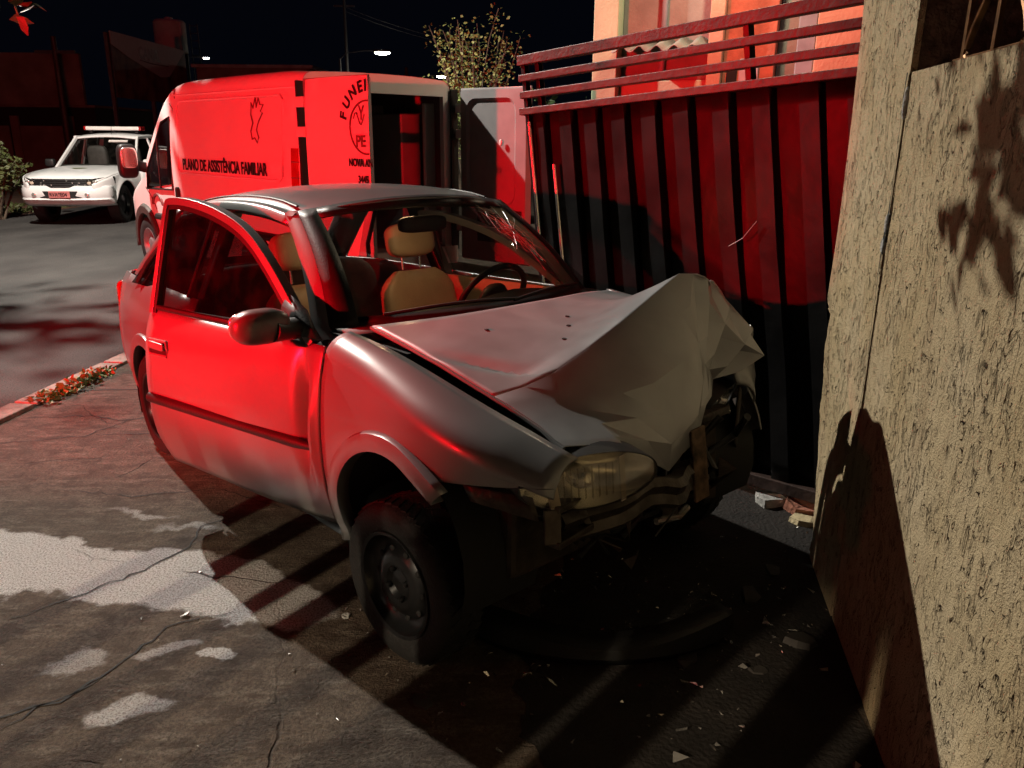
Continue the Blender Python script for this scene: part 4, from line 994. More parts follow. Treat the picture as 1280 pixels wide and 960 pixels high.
for s in (1.92, 1.71, 1.52, 1.315, 1.11, .904, .673, .455, .22, .0, -.22, -.45):
    w = .046 if s < 1.9 else .03; rows = []
    for q in frange(.285, 2.155, 18):
        dn_ = -.05*math.exp(-((s-.75)/.5)**2)*math.exp(-((q-1.7)/.5)**2) + .006*noise.noise(Vector((s*5, q*3, 4)))
        rows.append([G(s + w + .012, q, -.022 + dn_), G(s + w, q, .022 + dn_), G(s - w, q, .024 + dn_), G(s - w - .012, q, -.022 + dn_)])
    MB().grid(rows).build('rib', M['gate'], gate, smooth=20, solid=.003)
for q, h in ((.0, .045), (.10, .032), (.195, .032), (.29, .032)):
    MB().bar(G(-.80, q, .008), G(2.06, q, .008), .085 if q > .28 else .05, h*1.25, up=gr_).build('rail', M['rail'], gate, bevel=.004)
MB().bar(G(-.80, 2.17), G(2.06, 2.17), .05, .06, up=gr_).build('rail', M['rail'], gate, bevel=.004)
for s in (2.04, 1.92, .52, -.6): MB().bar(G(s, 0, -.012), G(s, .30 if 0 < s < 2 else 2.17, -.012), .04 if s > .6 else .05, .03, up=ga).build('post', M['rail'] if s < 1 else M['gate'], gate, bevel=.003)
mb = MB(); mb.tube([G(2.0, .35, .03), G(1.99, 1.9, .03)], .010, 8); mb.tube([G(1.82, .6, .03), G(1.80, 1.9, .035)], .010, 8); mb.build('bolt_rod', M['chrome'], gate, smooth=True)
MB().tube([G(.66, 1.02, .030), G(.58, .98, .030), G(.50, .90, .030)], .002, 5).build('scratch', pm('bare_scratch', (.14, .13, .125), .5, .2), gate)
# ================================================================== stucco wall and cracked pillar
def stucco():
    m = bpy.data.materials.new('grooved_stucco'); m.use_nodes = True; N, L = nodes(m); b = N['Principled BSDF']
    tc = N.new('ShaderNodeTexCoord'); P = tc.outputs['Object']
    mp = N.new('ShaderNodeMapping'); mp.inputs['Scale'].default_value = (1, 1, .34); L.new(P, mp.inputs[0]); Q = mp.outputs[0]
    n1 = noise_n(N, L, Q, 25, 2.5, .55, .9); n2 = noise_n(N, L, Q, 44, 2, .5, .6); gate_ = noise_n(N, L, P, 6, 3, .7); big = noise_n(N, L, P, 2.2, 3); fine = noise_n(N, L, P, 160, 2, .7)
    r1 = maprange(N, L, math_n(N, L, 'ABSOLUTE', math_n(N, L, 'SUBTRACT', n1, .5)), .006, .030, 1, 0, True); r2 = maprange(N, L, math_n(N, L, 'ABSOLUTE', math_n(N, L, 'SUBTRACT', n2, .52)), .004, .022, 1, 0, True)
    g1 = maprange(N, L, gate_, .48, .56); g2 = maprange(N, L, noise_n(N, L, P, 22, 3), .50, .58)
    groove = math_n(N, L, 'MAXIMUM', math_n(N, L, 'MULTIPLY', r1, g1), math_n(N, L, 'MULTIPLY', r2, g2))
    c = mixc(N, L, maprange(N, L, big, .35, .68), (.55, .43, .245), (.64, .53, .345))
    c = mixc(N, L, maprange(N, L, fine, .4, .75, 0, .35), c, (.27, .22, .15))
    stn = N.new('ShaderNodeMapping'); stn.inputs['Scale'].default_value = (3, 3, .35); L.new(P, stn.inputs[0]); stain = noise_n(N, L, stn.outputs[0], 1.6, 4, .65)
    c = mixc(N, L, maprange(N, L, stain, .54, .75, 0, .55), c, (.34, .22, .13))
    c = mixc(N, L, math_n(N, L, 'MULTIPLY', groove, .38), c, (.12, .085, .05)); L.new(c, b.inputs['Base Color']); b.inputs['Roughness'].default_value = .9; b.inputs['Specular IOR Level'].default_value = .2
    h = math_n(N, L, 'SUBTRACT', math_n(N, L, 'MULTIPLY', fine, .22), groove); h = math_n(N, L, 'ADD', h, math_n(N, L, 'MULTIPLY', noise_n(N, L, Q, 14, 2), .6))
    bp = N.new('ShaderNodeBump'); bp.inputs['Strength'].default_value = 1.0; bp.inputs['Distance'].default_value = .034; L.new(h, bp.inputs['Height']); L.new(bp.outputs[0], b.inputs['Normal'])
    return m
M['stucco'] = stucco()
M['brickcore'] = pm('exposed_core', (.16, .10, .075), .9, 0, .5, 20, bump=.8, bscale=50)
wd = Vector((.1733, .985, 0)).normalized(); wnrm = Vector((-wd.y, wd.x, 0)); W0 = Vector((.758, 0, 0))
def WP(s, z, d=0): return W0 + wd*s + wnrm*d + Vector((0, 0, z))
pillar = thing('gate_pillar', 'cracked stucco gate pillar with broken plaster corner', 'pillar', WP(3.0, 0)); po = pillar.location
random.seed(9)
def send(z):
    if z > 1.10: return 3.33 + .085*(z - 1.1) + .004*math.sin(z*9)
    if z > 1.05: return 3.33 - .085*(1.10 - z)/.05 * (1 + .3*math.sin(z*300))
    if z > .60: return 3.245 + .012*math.sin(z*23) + .006*math.sin(z*71)
    return 3.245 - .13*min(1, (.60 - z)/.5) + .008*math.sin(z*40)
rows = []
zs = frange(-.02, .95, 30) + frange(.97, 1.12, 24) + frange(1.14, 3.3, 30)
for z in zs:
    e = send(z); bow = .02*math.exp(-((z-1.0)/.35)**2)
    rows.append([WP(lerp(2.665, e, t), z, .003 + bow*t*t) - po for t in frange(0, 1, 10)])
front = rows
mb = MB().grid(front); mb.grid([[r[-1], r[-1] - wnrm*.03] for r in front]); mb.build('plaster_face', M['stucco'], pillar)
mb = MB(); mb.box(WP(2.90, 1.64, -.19) - po, (.40-.03, .46, 3.3), rot=Matrix.Rotation(math.atan2(wd.y, wd.x) - math.pi/2, 3, 'Z')); mb.build('core', M['brickcore'], pillar, bevel=.01)
mb = MB(); mb.grid([[p, p - wnrm*.02] for p in [WP(2.666, z, .003) - po for z in frange(0, 3.3, 6)]]); mb.build('plaster_edge', M['stucco'], pillar)
wall = thing('stucco_wall', 'low grooved stucco wall beside the cracked pillar', 'wall', WP(1.0, 0)); wo_ = wall.location
rows = [[WP(s, z, .004*noise.noise(Vector((s*3, z*3, 0)))) - wo_ for s in frange(-4, 2.655, 40)] for z in frange(-.02, 1.93, 24)]
mb = MB().grid(rows); mb.grid([rows[-1], [WP(s, 1.935, -.10) - wo_ for s in frange(-4, 2.655, 40)], [WP(s, 1.93, -.20) - wo_ for s in frange(-4, 2.655, 40)]]); mb.build('plaster_face', M['stucco'], wall)
# crack between pillar and wall, torn plaster and cable
mb = MB(); random.seed(13); L_, R_ = [], []
for z in frange(.75, 1.93, 40):
    s = 2.662 + .010*math.sin(z*11) + random.uniform(-.004, .004); w = .0022 + .010*math.exp(-((z-1.45)/.08)**2) + .006*max(0, z-1.85)/.1
    L_.append(WP(s-w, z, .009) - po); R_.append(WP(s+w, z, .009) - po)
mb.grid([L_, R_]).build('crack', M['dark'], pillar)
M['mortar'] = pm('grey_mortar', (.42, .42, .40), .9, 0, .3, 30, bump=.6, bscale=60)
for (s_, z_, a_, b_) in ((2.668, 1.47, .012, .035), (2.676, 1.40, .016, .03), (2.662, 1.84, .008, .05)):
    MB().se(WP(s_, z_, .002) - po, (.010, a_, b_), .8, .8, n=9, m=7).build('mortar_chunk', M['mortar'], pillar)
# wrought grille on top of the wall
M['iron'] = pm('gilded_iron', (.20, .10, .04), .4, .6, .5, 20)
gril = thing('wall_grille', 'ornamental scrolled iron grille on top of the stucco wall', 'grille', WP(1.6, 1.93)); gl0 = gril.location
for k, s in enumerate(frange(2.42, .4, 9)):
    sg = 1 if k % 2 else -1
    MB().tube([WP(s + sg*.085*math.sin(t), 2.10 + .15*math.cos(t*.5) - .02*t/6, -.10) - gl0 for t in frange(0, 6.0, 18)], .011, 8, flat=.7).build('scroll', M['iron'], gril, smooth=True)
    MB().bar(WP(s + .11, 1.93, -.10) - gl0, WP(s + .11, 2.7, -.10) - gl0, .014, .022, up=wd).build('bar', M['iron'], gril, bevel=.002)
for z in (1.95, 2.68): MB().bar(WP(2.6, z, -.10) - gl0, WP(-1.0, z, -.10) - gl0, .016, .02).build('rail', M['iron'], gril, bevel=.002)
# things in the yard seen through the grille
for (s, z, w, h, d, lab) in ((2.75, 2.15, .5, .22, -.9, 'pale leaning board behind the grille beside the pillar'), (2.0, 2.25, .6, .20, -1.0, 'pale board behind the grille, right of the leaning one')):
    MBo = MB().box((0, 0, 0), (.04, w, h), rot=Matrix.Rotation(R(14), 3, 'X')); o = MBo.build('yard_board', pm('yard_board', (.45, .46, .52), .7), None, bevel=.004); o.location = WP(s, z, d); tag(o, lab, 'board', 'boards in the yard')
    MB().box((.0, 0, -z/2 - .05), (.05, .05, z - .1)).build('prop', M['rail'], o)

# ================================================================== house behind the gate
M['cream'] = pm('cream_render', (.52, .60, .40), .85, 0, .12, 3, bump=.2, bscale=40); M['grey'] = pm('grey_render', (.30, .29, .26), .85, 0, .2, 3, bump=.2, bscale=30); M['salmon'] = pm('salmon_render', (.62, .36, .25), .85, 0, .15, 2.5, bump=.25, bscale=30); M['bluegrey'] = pm('blue_grey_trim', (.30, .33, .38), .6, 0, .2, 4)
ha = R(-40); hd = Vector((math.cos(ha)*1.0, math.sin(ha)*1.0, 0)).normalized(); hd = Vector((.93, -.36, 0)).normalized(); hn = Vector((-.36, -.93, 0)).normalized(); H0 = Vector((.87, 9.6, 0))
house = thing('house', 'cream and salmon rendered house standing behind the gate', 'house', H0)
def HB(name, s0, s1, z0, z1, d0, d1, mat, bev=.01):
    mb = MB(); pts = []
    P = [H0*0 + hd*s + hn*d + Vector((0, 0, z)) for s in (s0, s1) for d in (d0, d1) for z in (z0, z1)]
    mb.add(P, [(0,1,3,2), (4,6,7,5), (0,4,5,1), (2,3,7,6), (0,2,6,4), (1,5,7,3)]); return mb.build(name, mat, house, bevel=bev)
HB('corner_column', 0, .28, 0, 4.6, -.3, .0, M['cream']); HB('wall', .281, 1.26, 0, 4.6, -.5, -.22, M['grey'])
HB('downpipe', .72, .78, 0, 4.6, -.22, -.15, M['bluegrey'], .02); HB('wall_base', .281, 1.26, 0, 2.35, -.215, -.14, M['cream'])
HB('column', 1.27, 1.42, 0, 4.6, -.3, .02, M['salmon']); HB('red_wall', 1.425, 1.95, 0, 4.6, -.5, -.10, pm('brick_red_render', (.50, .15, .09), .85, 0, .3, 5, bump=.3, bscale=30))
HB('door_leaf', 1.60, 1.80, 0, 2.55, -.098, -.06, pm('lilac_door', (.5, .46, .52), .6)); HB('dark_opening', 1.47, 1.58, 0, 2.5, -.098, -.07, M['dark'])
HB('wall', 1.955, 2.16, 0, 4.6, -.5, -.35, M['grey']); HB('frame_post', 2.165, 2.34, 0, 4.6, -.4, .02, M['bluegrey']); HB('front_wall', 2.345, 4.8, 0, 4.6, -.4, .05, M['salmon'])
mb = MB()
mb.grid([[hd*s + hn*d + Vector((0, 0, 2.72 + .03*math.sin(s*34) - .25*d)) for d in (-.2, .35)] for s in frange(.30, 1.25, 40)]); mb.build('awning_sheet', M['grey'], house, smooth=True, solid=.01)
hl_ = MB().box(hd*2.25 + hn*.12 + Vector((0, 0, 4.25)), (.16, .16, .2)).build('porch_lamp', M['beam'], house, bevel=.02)
HB('roof', -.2, 5, 4.602, 4.75, -1.5, .3, M['grey'])

# ================================================================== vegetation
def leafmat(name, col): 
    m = pm(name, col, .55, 0, .35, 3); m.node_tree.nodes['Principled BSDF'].inputs['Subsurface Weight'].default_value = 0; return m
M['leaf'] = leafmat('leaf', (.085, .10, .03)); M['leaf2'] = leafmat('leaf_dark', (.045, .09, .025)); M['leafdry'] = leafmat('leaf_pale', (.22, .27, .08)); M['bark'] = pm('bark', (.10, .075, .05), .9, 0, .4, 20, bump=.6, bscale=50)
def add_leaf(mb, p, size, rng):
    d = Vector((rng.gauss(0, 1), rng.gauss(0, 1), rng.gauss(0, .7))).normalized(); u = d.cross(Vector((rng.gauss(0, 1), rng.gauss(0, 1), rng.gauss(0, 1)))).normalized()*size*.32; n = d.cross(u).normalized()*size*.08
    mb.add([p, p + d*size*.35 + u + n, p + d*size*.75 + u*.6 + n, p + d*size, p + d*size*.75 - u*.6 + n, p + d*size*.35 - u + n], [(0, 1, 2, 3), (0, 3, 4, 5)])
def shrub(name, label, cat, loc, nst, h, spread, nleaf, lsize, lmat, seed, group=None, thin=.03, dense=.35):
    rng = random.Random(seed); t = thing(name, label, cat, loc, 0, group); st = MB(); lf = MB()
    for k in range(nst):
        a = rng.uniform(0, 6.28); rr = spread*math.sqrt(rng.random()); hh = h*rng.uniform(.6, 1.05); top = Vector((rr*math.cos(a), rr*math.sin(a), hh)); base = Vector((rng.uniform(-.1, .1), rng.uniform(-.1, .1), 0)); pts = []
        for j in range(6):
            f = j/5; pts.append(base.lerp(top, f) + Vector((0, 0, .12*h*math.sin(f*3.1))) + Vector((rng.gauss(0, .03), rng.gauss(0, .03), 0))*f*h*.5)
        st.tube(pts, [thin*(1-.8*j/5) for j in range(6)], 5)
        for q in range(nleaf // nst):
            f = dense + (1-dense)*rng.random(); i = min(4, int(f*5)); p = pts[i].lerp(pts[i+1], f*5 - i) + Vector((rng.gauss(0, .06), rng.gauss(0, .06), rng.gauss(0, .06)))*h*.45
            add_leaf(lf, p, lsize*rng.uniform(.6, 1.2), rng)
    st.build('trunk', M['bark'], t, smooth=True); lf.build('crown', lmat, t)
    return t
shrub('pruned_tree', 'sparse tree with upright bare twigs behind the van door', 'tree', (-.85, 16.2, -.05), 40, 3.8, 1.15, 3200, .075, M['leafdry'], 3, thin=.035, dense=.42)
shrub('leafy_tree', 'small green leafy tree seen through the gate rails', 'tree', (.75, 12.0, -.05), 14, 2.5, .6, 1600, .10, M['leaf2'], 5)
shrub('hedge_bush', 'dark bush at the road edge beside the white pickup', 'bush', (-11.0, 17.2, -.05), 26, 1.5, .9, 1800, .11, M['leaf'], 8)
shrub('hedge_bush', 'dark bush at the left edge, in front of the other bush', 'bush', (-11.6, 15.9, -.05), 22, 1.25, .8, 1300, .11, M['leaf'], 18)
rng = random.Random(2); gm = MB()
for k in range(2600):
    x = rng.uniform(-13.8, -11.9); y = rng.uniform(13.5, 24); add_leaf(gm, Vector((x + .1*(y-15), y, -.055)), rng.uniform(.06, .16), rng)
tag(gm.build('grass', M['leaf']), 'rough grass along the far road verge', 'grass', kind='stuff')
wm = MB()
for k in range(420):
    f = rng.random(); y = 5.0 + f*.75; add_leaf(wm, Vector((kx(y) + .13 + rng.gauss(0, .045), y, rng.uniform(.0, .05))), rng.uniform(.02, .06), rng)
tag(wm.build('weeds', M['leafdry']), 'dry weeds growing in the kerb joint', 'weeds', kind='stuff')
# overhanging street tree: boughs, plus unseen stems and crown added to stripe lamp light
TO = Vector((-3.0, -1.1, 0)); tree = thing('street_tree', 'leafy bough of a street tree hanging into the top left corner', 'tree', TO)
T = lambda x, y, z: Vector((x, y, z)) - TO
across = Vector((.82, -.57, 0)); rng = random.Random(12)
for k in (-4, -3, -2, -1, 0, 1, 2, 3, 4, 5, 6, 7):
    p = across * (k * .165 + rng.uniform(-.015, .015)); rad = .05 if k < 1 else .095
    MB().tube([p + Vector((0, 0, -.05)), p + Vector((rng.uniform(-.02, .02), rng.uniform(-.02, .02), 1.2)), p + Vector((rng.uniform(-.05, .05), rng.uniform(-.05, .05), 2.4)), p*1.15 + Vector((0, .1, 3.3))], [rad, rad*.92, rad*.8, rad*.3], 9).build('trunk', M['bark'], tree, smooth=True)
b1 = [T(-2.8, -.9, 2.5), T(-2.4, .6, 2.8), T(-2.1, 1.6, 2.75), T(-1.90, 2.5, 2.5), T(-1.82, 3.0, 2.30)]; b2 = [T(-2.7, -1.0, 2.9), T(-1.9, .9, 3.35), T(-1.2, 2.2, 3.25), T(-.60, 3.2, 3.0), T(-.42, 3.5, 2.82)]
MB().tube(b1, [.05, .04, .03, .018, .006], 7).build('bough', M['bark'], tree, smooth=True); MB().tube(b2, [.05, .04, .028, .016, .006], 7).build('bough', M['bark'], tree, smooth=True)
lm_ = MB(); rng = random.Random(31); L0 = Vector(KEY_POS)
for k in range(46): add_leaf(lm_, T(-1.78 + rng.gauss(0, .06), 3.0 + rng.gauss(0, .10), 2.22 + rng.gauss(0, .05)), rng.uniform(.05, .10), rng)
for (wp_, n_, sg, sz) in ((Vector((1.07, 1.86, 1.66)), 46, .060, .13), (Vector((1.06, 1.75, 1.90)), 34, .07, .12), (Vector((1.10, 2.02, 1.45)), 12, .04, .10), (Vector((1.13, 2.25, 1.88)), 8, .05, .08)):
    c = wp_ + (L0 - wp_)*.19
    for q in range(n_): add_leaf(lm_, c + Vector((rng.gauss(0, sg), rng.gauss(0, sg), rng.gauss(0, sg*1.1))) - TO, sz*rng.uniform(.6, 1.15), rng)
for k in range(260):
    f = rng.uniform(.2, .8); i = int(f*4); b_ = b1 if k % 2 else b2; p = b_[i].lerp(b_[i+1], f*4 - i); add_leaf(lm_, p + Vector((rng.gauss(0, .10), rng.gauss(0, .12), rng.gauss(.05, .12))), rng.uniform(.05, .11), rng)
for k in range(9000):  # dense leaves added above the stems to block the rear lamp
    p = Vector((rng.gauss(0, .45), rng.gauss(0, .45), 3.35 + rng.gauss(0, .36)))
    if p.z > 2.75: add_leaf(lm_, p + across*rng.uniform(-1.5, 1.5), rng.uniform(.10, .20), rng)
lm_.build('crown', M['leaf2'], tree)

rt = thing('road_tree', 'tall tree across the road whose bough shades the van', 'tree', (-10.6, 8.6, -.05)); RO = Vector((-10.6, 8.6, -.05)); rng = random.Random(44)
MB().tube([Vector((0, 0, 0)), Vector((.05, 0, 2.5)), Vector((.2, .1, 4.4)), Vector((.3, .2, 6.0))], [.20, .17, .13, .06], 10).build('trunk', M['bark'], rt, smooth=True)
bo_ = [Vector((-10.4, 8.7, 4.2)), Vector((-8.6, 8.9, 4.7)), Vector((-6.8, 9.1, 4.9)), Vector((-5.3, 9.25, 4.8)), Vector((-4.6, 9.0, 4.7))]
MB().tube([p - RO for p in bo_], [.09, .07, .05, .03, .01], 8).build('bough', M['bark'], rt, smooth=True)
lf = MB()
for k in range(2300):
    f = rng.random(); p = Vector((-5.6, 9.75, 4.75)).lerp(Vector((-4.45, 8.75, 4.75)), f) + Vector((rng.gauss(0, .16), rng.gauss(0, .16), rng.gauss(0, .22))); add_leaf(lf, p - RO, rng.uniform(.10, .2), rng)
for k in range(900):
    f = rng.random()*2.5; i = int(f); p = bo_[i].lerp(bo_[i+1], f - i) + Vector((rng.gauss(0, .3), rng.gauss(0, .3), rng.gauss(.2, .25))); add_leaf(lf, p - RO, rng.uniform(.10, .2), rng)
lf.build('crown', M['leaf2'], rt)
# ================================================================== street lamps and lights
M['lampglow'] = pm('lit_lamp', (.9, .9, .8), .4, emit=(1, .95, .78), es=60); M['pole'] = pm('pole_metal', (.10, .10, .10), .6, .3)
def add_light(name, kind, loc, energy, col, size, parent, rot=None, spot=None, blend=.3):
    l = bpy.data.lights.new(name, kind); l.energy = energy; l.color = col; l.shadow_soft_size = size
    if spot: l.spot_size = spot; l.spot_blend = blend
    o = bpy.data.objects.new(name, l); C.objects.link(o); o.parent = parent; o.location = loc
    if rot: o.rotation_euler = rot
    return o
def street_lamp(label, head, pole_xy, energy, col=(1, .93, .8), size=.10, hs=1.0, spot=150, blend=.35):
    hx_, hy_, hz_ = head; t = thing('street_lamp', label, 'street lamp', (pole_xy[0], pole_xy[1], -.05), 0, 'street lamps'); p = Vector((hx_ - pole_xy[0], hy_ - pole_xy[1], hz_ + .05))
    MB().tube([(0, 0, 0), (0, 0, p.z*.6), (0, 0, p.z - .4)], [.11, .09, .07], 10).build('pole', M['pole'], t, smooth=True)
    MB().tube([Vector((0, 0, p.z - .45)), Vector((p.x*.15, p.y*.15, p.z - .05)), Vector((p.x*.6, p.y*.6, p.z + .10)), Vector((p.x, p.y, p.z + .08))], .035, 8).build('arm', M['pole'], t, smooth=True)
    h = MB().se(p + Vector((0, 0, .07)), (.30*hs, .16*hs, .05*hs), .5, .6).build('lamp_head', M['pole'], t, smooth='all')
    MB().se(p + Vector((0, 0, .012)), (.26*hs, .15*hs, .085*hs), .9, .9).build('lamp_lens', M['lampglow'], h, smooth='all')
    if energy: add_light('lamp_light', 'SPOT', p - Vector((0, 0, .10 + .06*hs)), energy, col, size, h, spot=R(spot), blend=blend)
    return t
add_light('porch_light', 'POINT', hd*1.7 + hn*.9 + Vector((0, 0, 4.15)), 130, (1, .82, .55), .08, house)
street_lamp('tall street lamp arching over the road at the left', KEY_POS, (-12.3, 10.1), KEY_W, KEY_COL, .07)
street_lamp('lower street lamp behind the photographer beside the tree', BACK_POS, (-8.3, -5.6), BACK_W, (1, .80, .56), .022, spot=135, blend=.06)
street_lamp('nearer bright street lamp in the distance above the van roof', (-8.66, 56, 7.0), (-11.5, 56.2), 900, hs=2.0)
street_lamp('far street lamp in the distance beside the pruned tree', (-6.6, 77, 7.0), (-9.0, 77.2), 900, hs=1.9)
street_lamp('small distant street lamp right of the water tank', (-22.2, 61.5, 7.0), (-24.5, 61.6), 300, hs=.8)
for (x, y, h, lab) in ((-11.3, 57.5, 10.5, 'thin utility pole in the distance left of the bright lamp'), (-5.6, 44, 5.2, 'short utility pole in the distance right of the bright lamp'), (-16.0, 29.8, 5.0, 'dim red-lit pole in front of the dark shop building')):
    t = MB().tube([(0, 0, 0), (0, 0, h)], [.14, .09], 10).build('utility_pole', M['pole'] if y > 30 else M['rail'], None, smooth=True); t.location = (x, y, -.05); tag(t, lab, 'pole', 'utility poles')
    MB().box((0, 0, h - .5), (1.4, .1, .1)).build('cross_arm', M['pole'], t)
for k, dz in enumerate((0, .25)):
    p0, p1 = Vector((-11.3, 57.5, 9.9 - dz)), Vector((14, 62, 9.5 - dz)); mb = MB(); mb.tube([p0.lerp(p1, f) - Vector((0, 0, 2.2*4*f*(1-f))) for f in frange(0, 1, 24)], .02, 5)
    tag(mb.build('power_line', M['pole']), ('upper' if k == 0 else 'lower') + ' power line sagging from the distant utility pole', 'cable', 'power lines')

# ================================================================== dark buildings, billboard and tank on the left
M['wallred'] = pm('dull_shopfront', (.17, .10, .085), .9, 0, .3, 1.5)
shop = thing('shop_building', 'dark low shop building across the road on the left', 'building', (-19.5, 31, -.05))
mb = MB(); mb.box((0, 2, 1.35), (8.5, 5, 2.7)); mb.build('ground_floor', M['dark'], shop)
for x in (-3.2, -.95, 1.3, 3.3): MB().box((x, -.55, 1.2), (.30, .12, 2.4)).build('pilaster', M['wallred'], shop, bevel=.02)
for x in (-2.1, .2, 2.3): MB().box((x, -.53, 1.05), (1.7, .05, 2.0)).build('shutter', M['wallred'], shop, bevel=.01)
for x, w in ((-2.2, 3.9), (1.9, 4.2)): MB().box((x, -.55, 3.65), (w, .18, 1.75)).build('fascia_panel', M['wallred'], shop, bevel=.02)
MB().box((0, 2, 2.74), (8.6, 5.1, .08)).build('roof', M['wallred'], shop)
sh2 = thing('small_house', 'small dark house with a flat roof behind the van', 'house', (-10.6, 37, -.05))
MB().box((0, 0, 2.2), (4.6, 5, 4.4)).build('wall', M['wallred'], sh2); MB().box((0, 0, 4.45), (4.9, 5.3, .12)).build('roof', M['grey'], sh2)
for x in (-1.1, 1.1): MB().box((x, -2.51, 1.6), (1.0, .04, 1.1)).build('window', M['dark'], sh2)
bb = thing('billboard', 'large printed billboard with a pointed white panel and logo', 'billboard', (-13.2, 28, -.05))
bd = Vector((-.11, 6.5, 0)); bdn = bd.normalized(); bo = Vector((1, .0, 0))
def BP(u, z, d=0): return bdn*u + Vector((d, 0, z + .05))
def bpoly(name, pts, d, mat): return MB().prism([tuple(p) for p in pts], lambda u, z: BP(u, z, d), lambda u, z: BP(u, z, d + .01)).build(name, mat, bb)
bpoly('panel', [(0, 2.9), (6.5, 2.9), (6.5, 4.95), (0, 4.95)], 0, pm('billboard_print', (.05, .02, .02), .6, 0, .5, 1.6, col2=(.30, .14, .09)))
bpoly('white_panel', [(0, 4.95), (6.5, 4.95), (4.6, 3.85), (3.8, 3.78), (1.2, 4.25), (0, 4.55)], .02, pm('billboard_white', (.55, .40, .36), .6, 0, .05))
text_obj('lettering', 'CANAL', .56, pm('logo_red', (.24, .05, .05), .5), frame(BP(2.05, 4.30, .035), bdn, (0, 0, 1), (1, 0, 0)), bb, bold=.02)
MB().tube([BP(2.1, 4.24, .035), BP(3.0, 4.19, .035), BP(4.6, 4.22, .035)], .018, 5).build('logo_underline', M['printred'], bb)
for u in (.05, 3.2, 6.4): MB().bar(BP(u, 0, -.12), BP(u, 4.9, -.12), .12, .12, up=(1, 0, 0)).build('post', M['pole'], bb)
tank = thing('water_tank', 'white cylindrical water tank on a tower behind the billboard', 'water tank', (-18.0, 45, -.05))
MB().lathe([(5.9, .02), (5.9, .80), (7.35, .80), (7.45, .72), (7.5, .02)], M=Matrix(((1, 0, 0), (0, 0, 1), (0, 1, 0))), n=28).build('drum', pm('tank_white', (.75, .73, .66), .6, 0, .08, 3), tank, smooth=30)
MB().se((0, 0, 7.55), (.22, .22, .08), .7, 1).build('hatch', M['white'], tank, smooth=True)
for x, y in ((-.55, -.55), (.55, -.55), (-.55, .55), (.55, .55)): MB().bar((x, y, 0), (x, y, 5.9), .12, .12, up=(1, 0, 0)).build('leg', M['pole'], tank)
MB().tube([(.74, -.45, 5.0), (.74, -.45, 7.3)], .05, 8).build('pipe', M['white'], tank, smooth=True)
for x in (1.05, 1.45): MB().bar((x, 0, 2.0), (x, 0, 7.3), .04, .04, up=(1, 0, 0)).build('ladder_rail', M['pole'], tank)
for z in frange(2.2, 7.2, 14): MB().bar((1.05, 0, z), (1.45, 0, z), .03, .03).build('rung', M['pole'], tank)

# ================================================================== red beacons on a second emergency pickup, left of the camera
fw = Vector((math.sin(R(52)), math.cos(R(52)), 0)); pb = Vector(RED_POS) + fw*2.95
pick2 = build_pickup((pb.x, pb.y, -.03), math.atan2(fw.y, fw.x), 'white police pickup with flashing red beacons facing the wrecked car')
bar2 = [o for o in pick2.children if o.name.startswith('light_bar')][0]
aim = Vector(RED_POS) + Vector((math.sin(R(32.5)), math.cos(R(32.5)), -.05))*6; ax = (aim - (Vector(RED_POS) + fw*.2)).normalized()
sp = add_light('beacon_light', 'SPOT', (0, 0, 0), RED_W, RED_COL, .09, None, spot=R(66), blend=.34); sp.scale = (1, .54, 1)
sp.location = Vector(RED_POS) + fw*.22; sp.rotation_euler = ax.to_track_quat('-Z', 'Y').to_euler()
mw = sp.matrix_basis.copy(); sp.parent = bar2; bpy.context.view_layer.update(); sp.matrix_parent_inverse = (Matrix.Translation(pick2.location) @ Matrix.Rotation(pick2.rotation_euler.z, 4, 'Z')).inverted()
sp2 = sp.copy(); sp2.data = sp.data.copy(); C.objects.link(sp2); sp2.data.energy = RED_W*.35; sp2.data.spot_size = R(56)
sp2.rotation_euler = Vector((math.sin(R(-14)), math.cos(R(-14)), .02)).to_track_quat('-Z', 'Y').to_euler()
sp_side_fill = sp.copy(); sp_side_fill.data = sp.data.copy(); C.objects.link(sp_side_fill); sp_side_fill.data.energy = RED_W*.8; sp_side_fill.data.spot_size = R(25); sp_side_fill.data.spot_blend = .6; sp_side_fill.scale = (1, .37, 1)  # extra narrow spot added only to redden the car's door and wing
sp_side_fill.rotation_euler = Vector((math.sin(R(55)), math.cos(R(55)), -.178)).to_track_quat('-Z', 'Y').to_euler()
pl_ = add_light('beacon_light', 'POINT', (-2.95 + .2, 0, 2.02), RED_W*.006, RED_COL, .10, bar2)

M['oil'] = pm('oily_dark_ground', (.016, .013, .011), .85, 0, .5, 6, bump=.5, bscale=60)  # near-black ground sheet: shade beside the wreck painted into the colour
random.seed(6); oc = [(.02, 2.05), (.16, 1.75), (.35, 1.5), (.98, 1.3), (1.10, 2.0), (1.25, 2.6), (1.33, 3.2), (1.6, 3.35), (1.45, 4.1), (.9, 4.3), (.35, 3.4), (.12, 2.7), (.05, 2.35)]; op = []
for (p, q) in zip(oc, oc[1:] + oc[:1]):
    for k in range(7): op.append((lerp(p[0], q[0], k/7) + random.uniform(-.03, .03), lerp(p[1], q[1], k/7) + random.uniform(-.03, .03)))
sheet('oil_stain', op, .004, M['oil'])
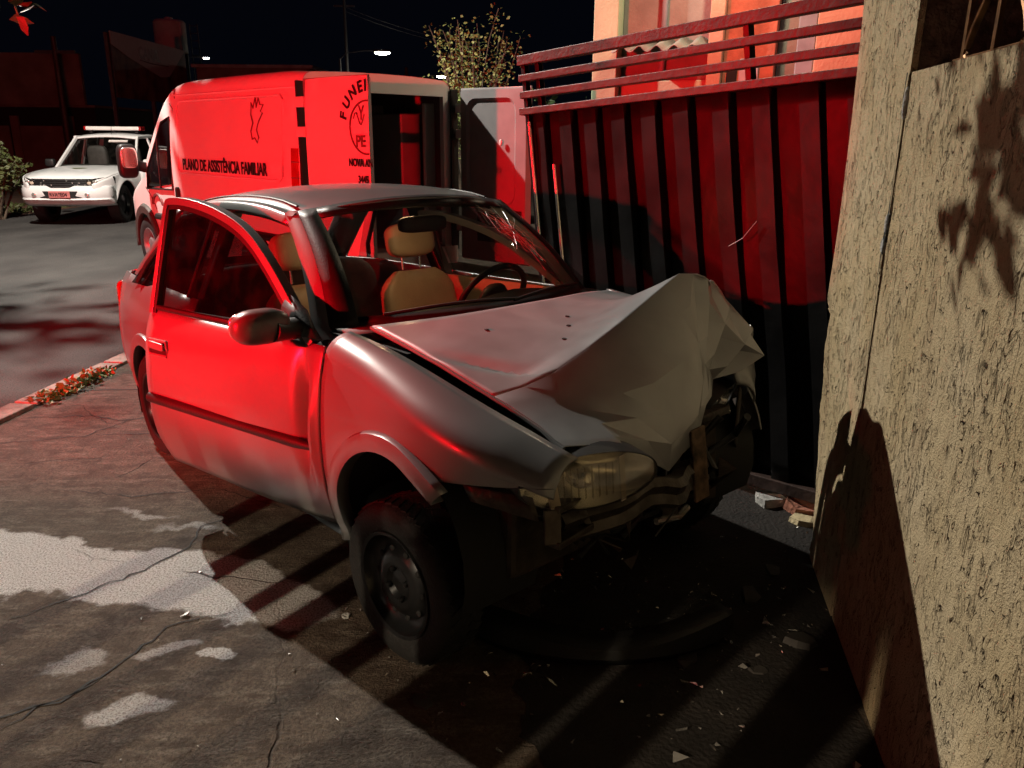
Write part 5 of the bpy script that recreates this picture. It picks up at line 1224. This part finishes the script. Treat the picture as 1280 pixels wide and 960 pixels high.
# ================================================================== debris round the car
def debris(name, label, cat, loc, size, mat, seed, flat=.25):
    rng = random.Random(seed); n = 7; top, bot = [], []
    for k in range(n):
        a = 2*math.pi*k/n; rr = rng.uniform(.6, 1.1); top.append(Vector((size*rr*math.cos(a), size*rr*math.sin(a)*.8, size*flat*rng.uniform(.7, 1.3)))); bot.append(Vector((size*rr*1.08*math.cos(a), size*rr*math.sin(a)*.85, 0)))
    mb = MB().add(top + bot, [tuple(range(n)), tuple(range(2*n-1, n-1, -1))] + [(k, (k+1) % n, n+(k+1) % n, n+k) for k in range(n)])
    o = mb.build(name, mat, None); o.location = loc; o.rotation_euler = (rng.uniform(-.12, .12), rng.uniform(-.12, .12), rng.uniform(0, 6)); return tag(o, label, cat, 'debris from the crash')
debris('plaster_fragment', 'pale grey plaster fragment lying by the gate foot', 'fragment', (1.29, 3.62, .0), .10, M['mortar'], 1, .35)
debris('brick_fragment', 'broken reddish brick piece beside the pillar foot', 'brick', (1.42, 3.52, .0), .10, pm('brick', (.42, .17, .11), .9, 0, .3, 20, bump=.5), 2, .5)
debris('plaster_fragment', 'yellowish plaster fragment in front of the brick piece', 'fragment', (1.39, 3.40, .0), .08, pm('yellow_plaster', (.66, .55, .33), .9, 0, .2, 20, bump=.5), 3, .3)
for k, (x, y, s, lab) in enumerate(((.95, 2.75, .06, 'dark plastic shard under the smashed head lamp'), (1.10, 2.95, .05, 'dark plastic shard between car and pillar'), (.62, 2.35, .05, 'plastic shard in front of the bumper beam'), (.85, 2.30, .035, 'small plastic shard nearest the wall'), (1.05, 2.45, .07, 'large plastic shard at the wall foot'), (-.62, 2.60, .022, 'pale pebble beside the front wheel'), (-.28, 2.13, .04, 'grey shard against the front tyre'))):
    debris('shard', lab, 'shard', (x, y, .0), s, M['trim'] if k not in (5,) else M['mortar'], 20 + k, .3)
mb = MB(); rows = []
for t in frange(0, 1, 22):
    a = lerp(R(205), R(335), t); c = Vector((.32 + .50*math.cos(a)*1.0, 2.62 + .30*math.sin(a), 0)); o_ = Vector((math.cos(a), math.sin(a), 0))
    rows.append([c + o_*.0 + Vector((0, 0, .004)), c + o_*.035 + Vector((0, 0, .05)), c + o_*.03 + Vector((0, 0, .10 + .02*math.sin(t*9))), c - o_*.03 + Vector((0, 0, .13 + .015*math.sin(t*9)))])
mb.grid(rows); bc = mb.build('bumper_cover', M['black'], None, smooth=40, solid=.006); tag(bc, 'black bumper cover lying on the ground under the car nose', 'bumper', 'debris from the crash')
mb = MB(); rng = random.Random(77)
for k in range(620):
    x = rng.gauss(.45, .60); y = rng.gauss(2.6, .45); s = rng.uniform(.003, .011) if k % 9 else rng.uniform(.012, .026); p = Vector((x, y, .002)); mb.add([p + Vector((rng.uniform(-s, s), rng.uniform(-s, s), rng.uniform(0, s))) for _ in range(4)], [(0, 1, 2), (0, 2, 3), (1, 2, 3)])
for k in range(160):
    x = rng.uniform(-3, -.3); y = rng.uniform(1.6, 5.2); s = rng.uniform(.003, .008); p = Vector((x, y, .002)); mb.add([p + Vector((rng.uniform(-s, s), rng.uniform(-s, s), rng.uniform(0, s))) for _ in range(4)], [(0, 1, 2), (0, 2, 3), (1, 2, 3)])
tag(mb.build('glass_crumbs', M['chrome']), 'scattered crumbs of broken glass and grit on the ground', 'glass crumbs', kind='stuff')
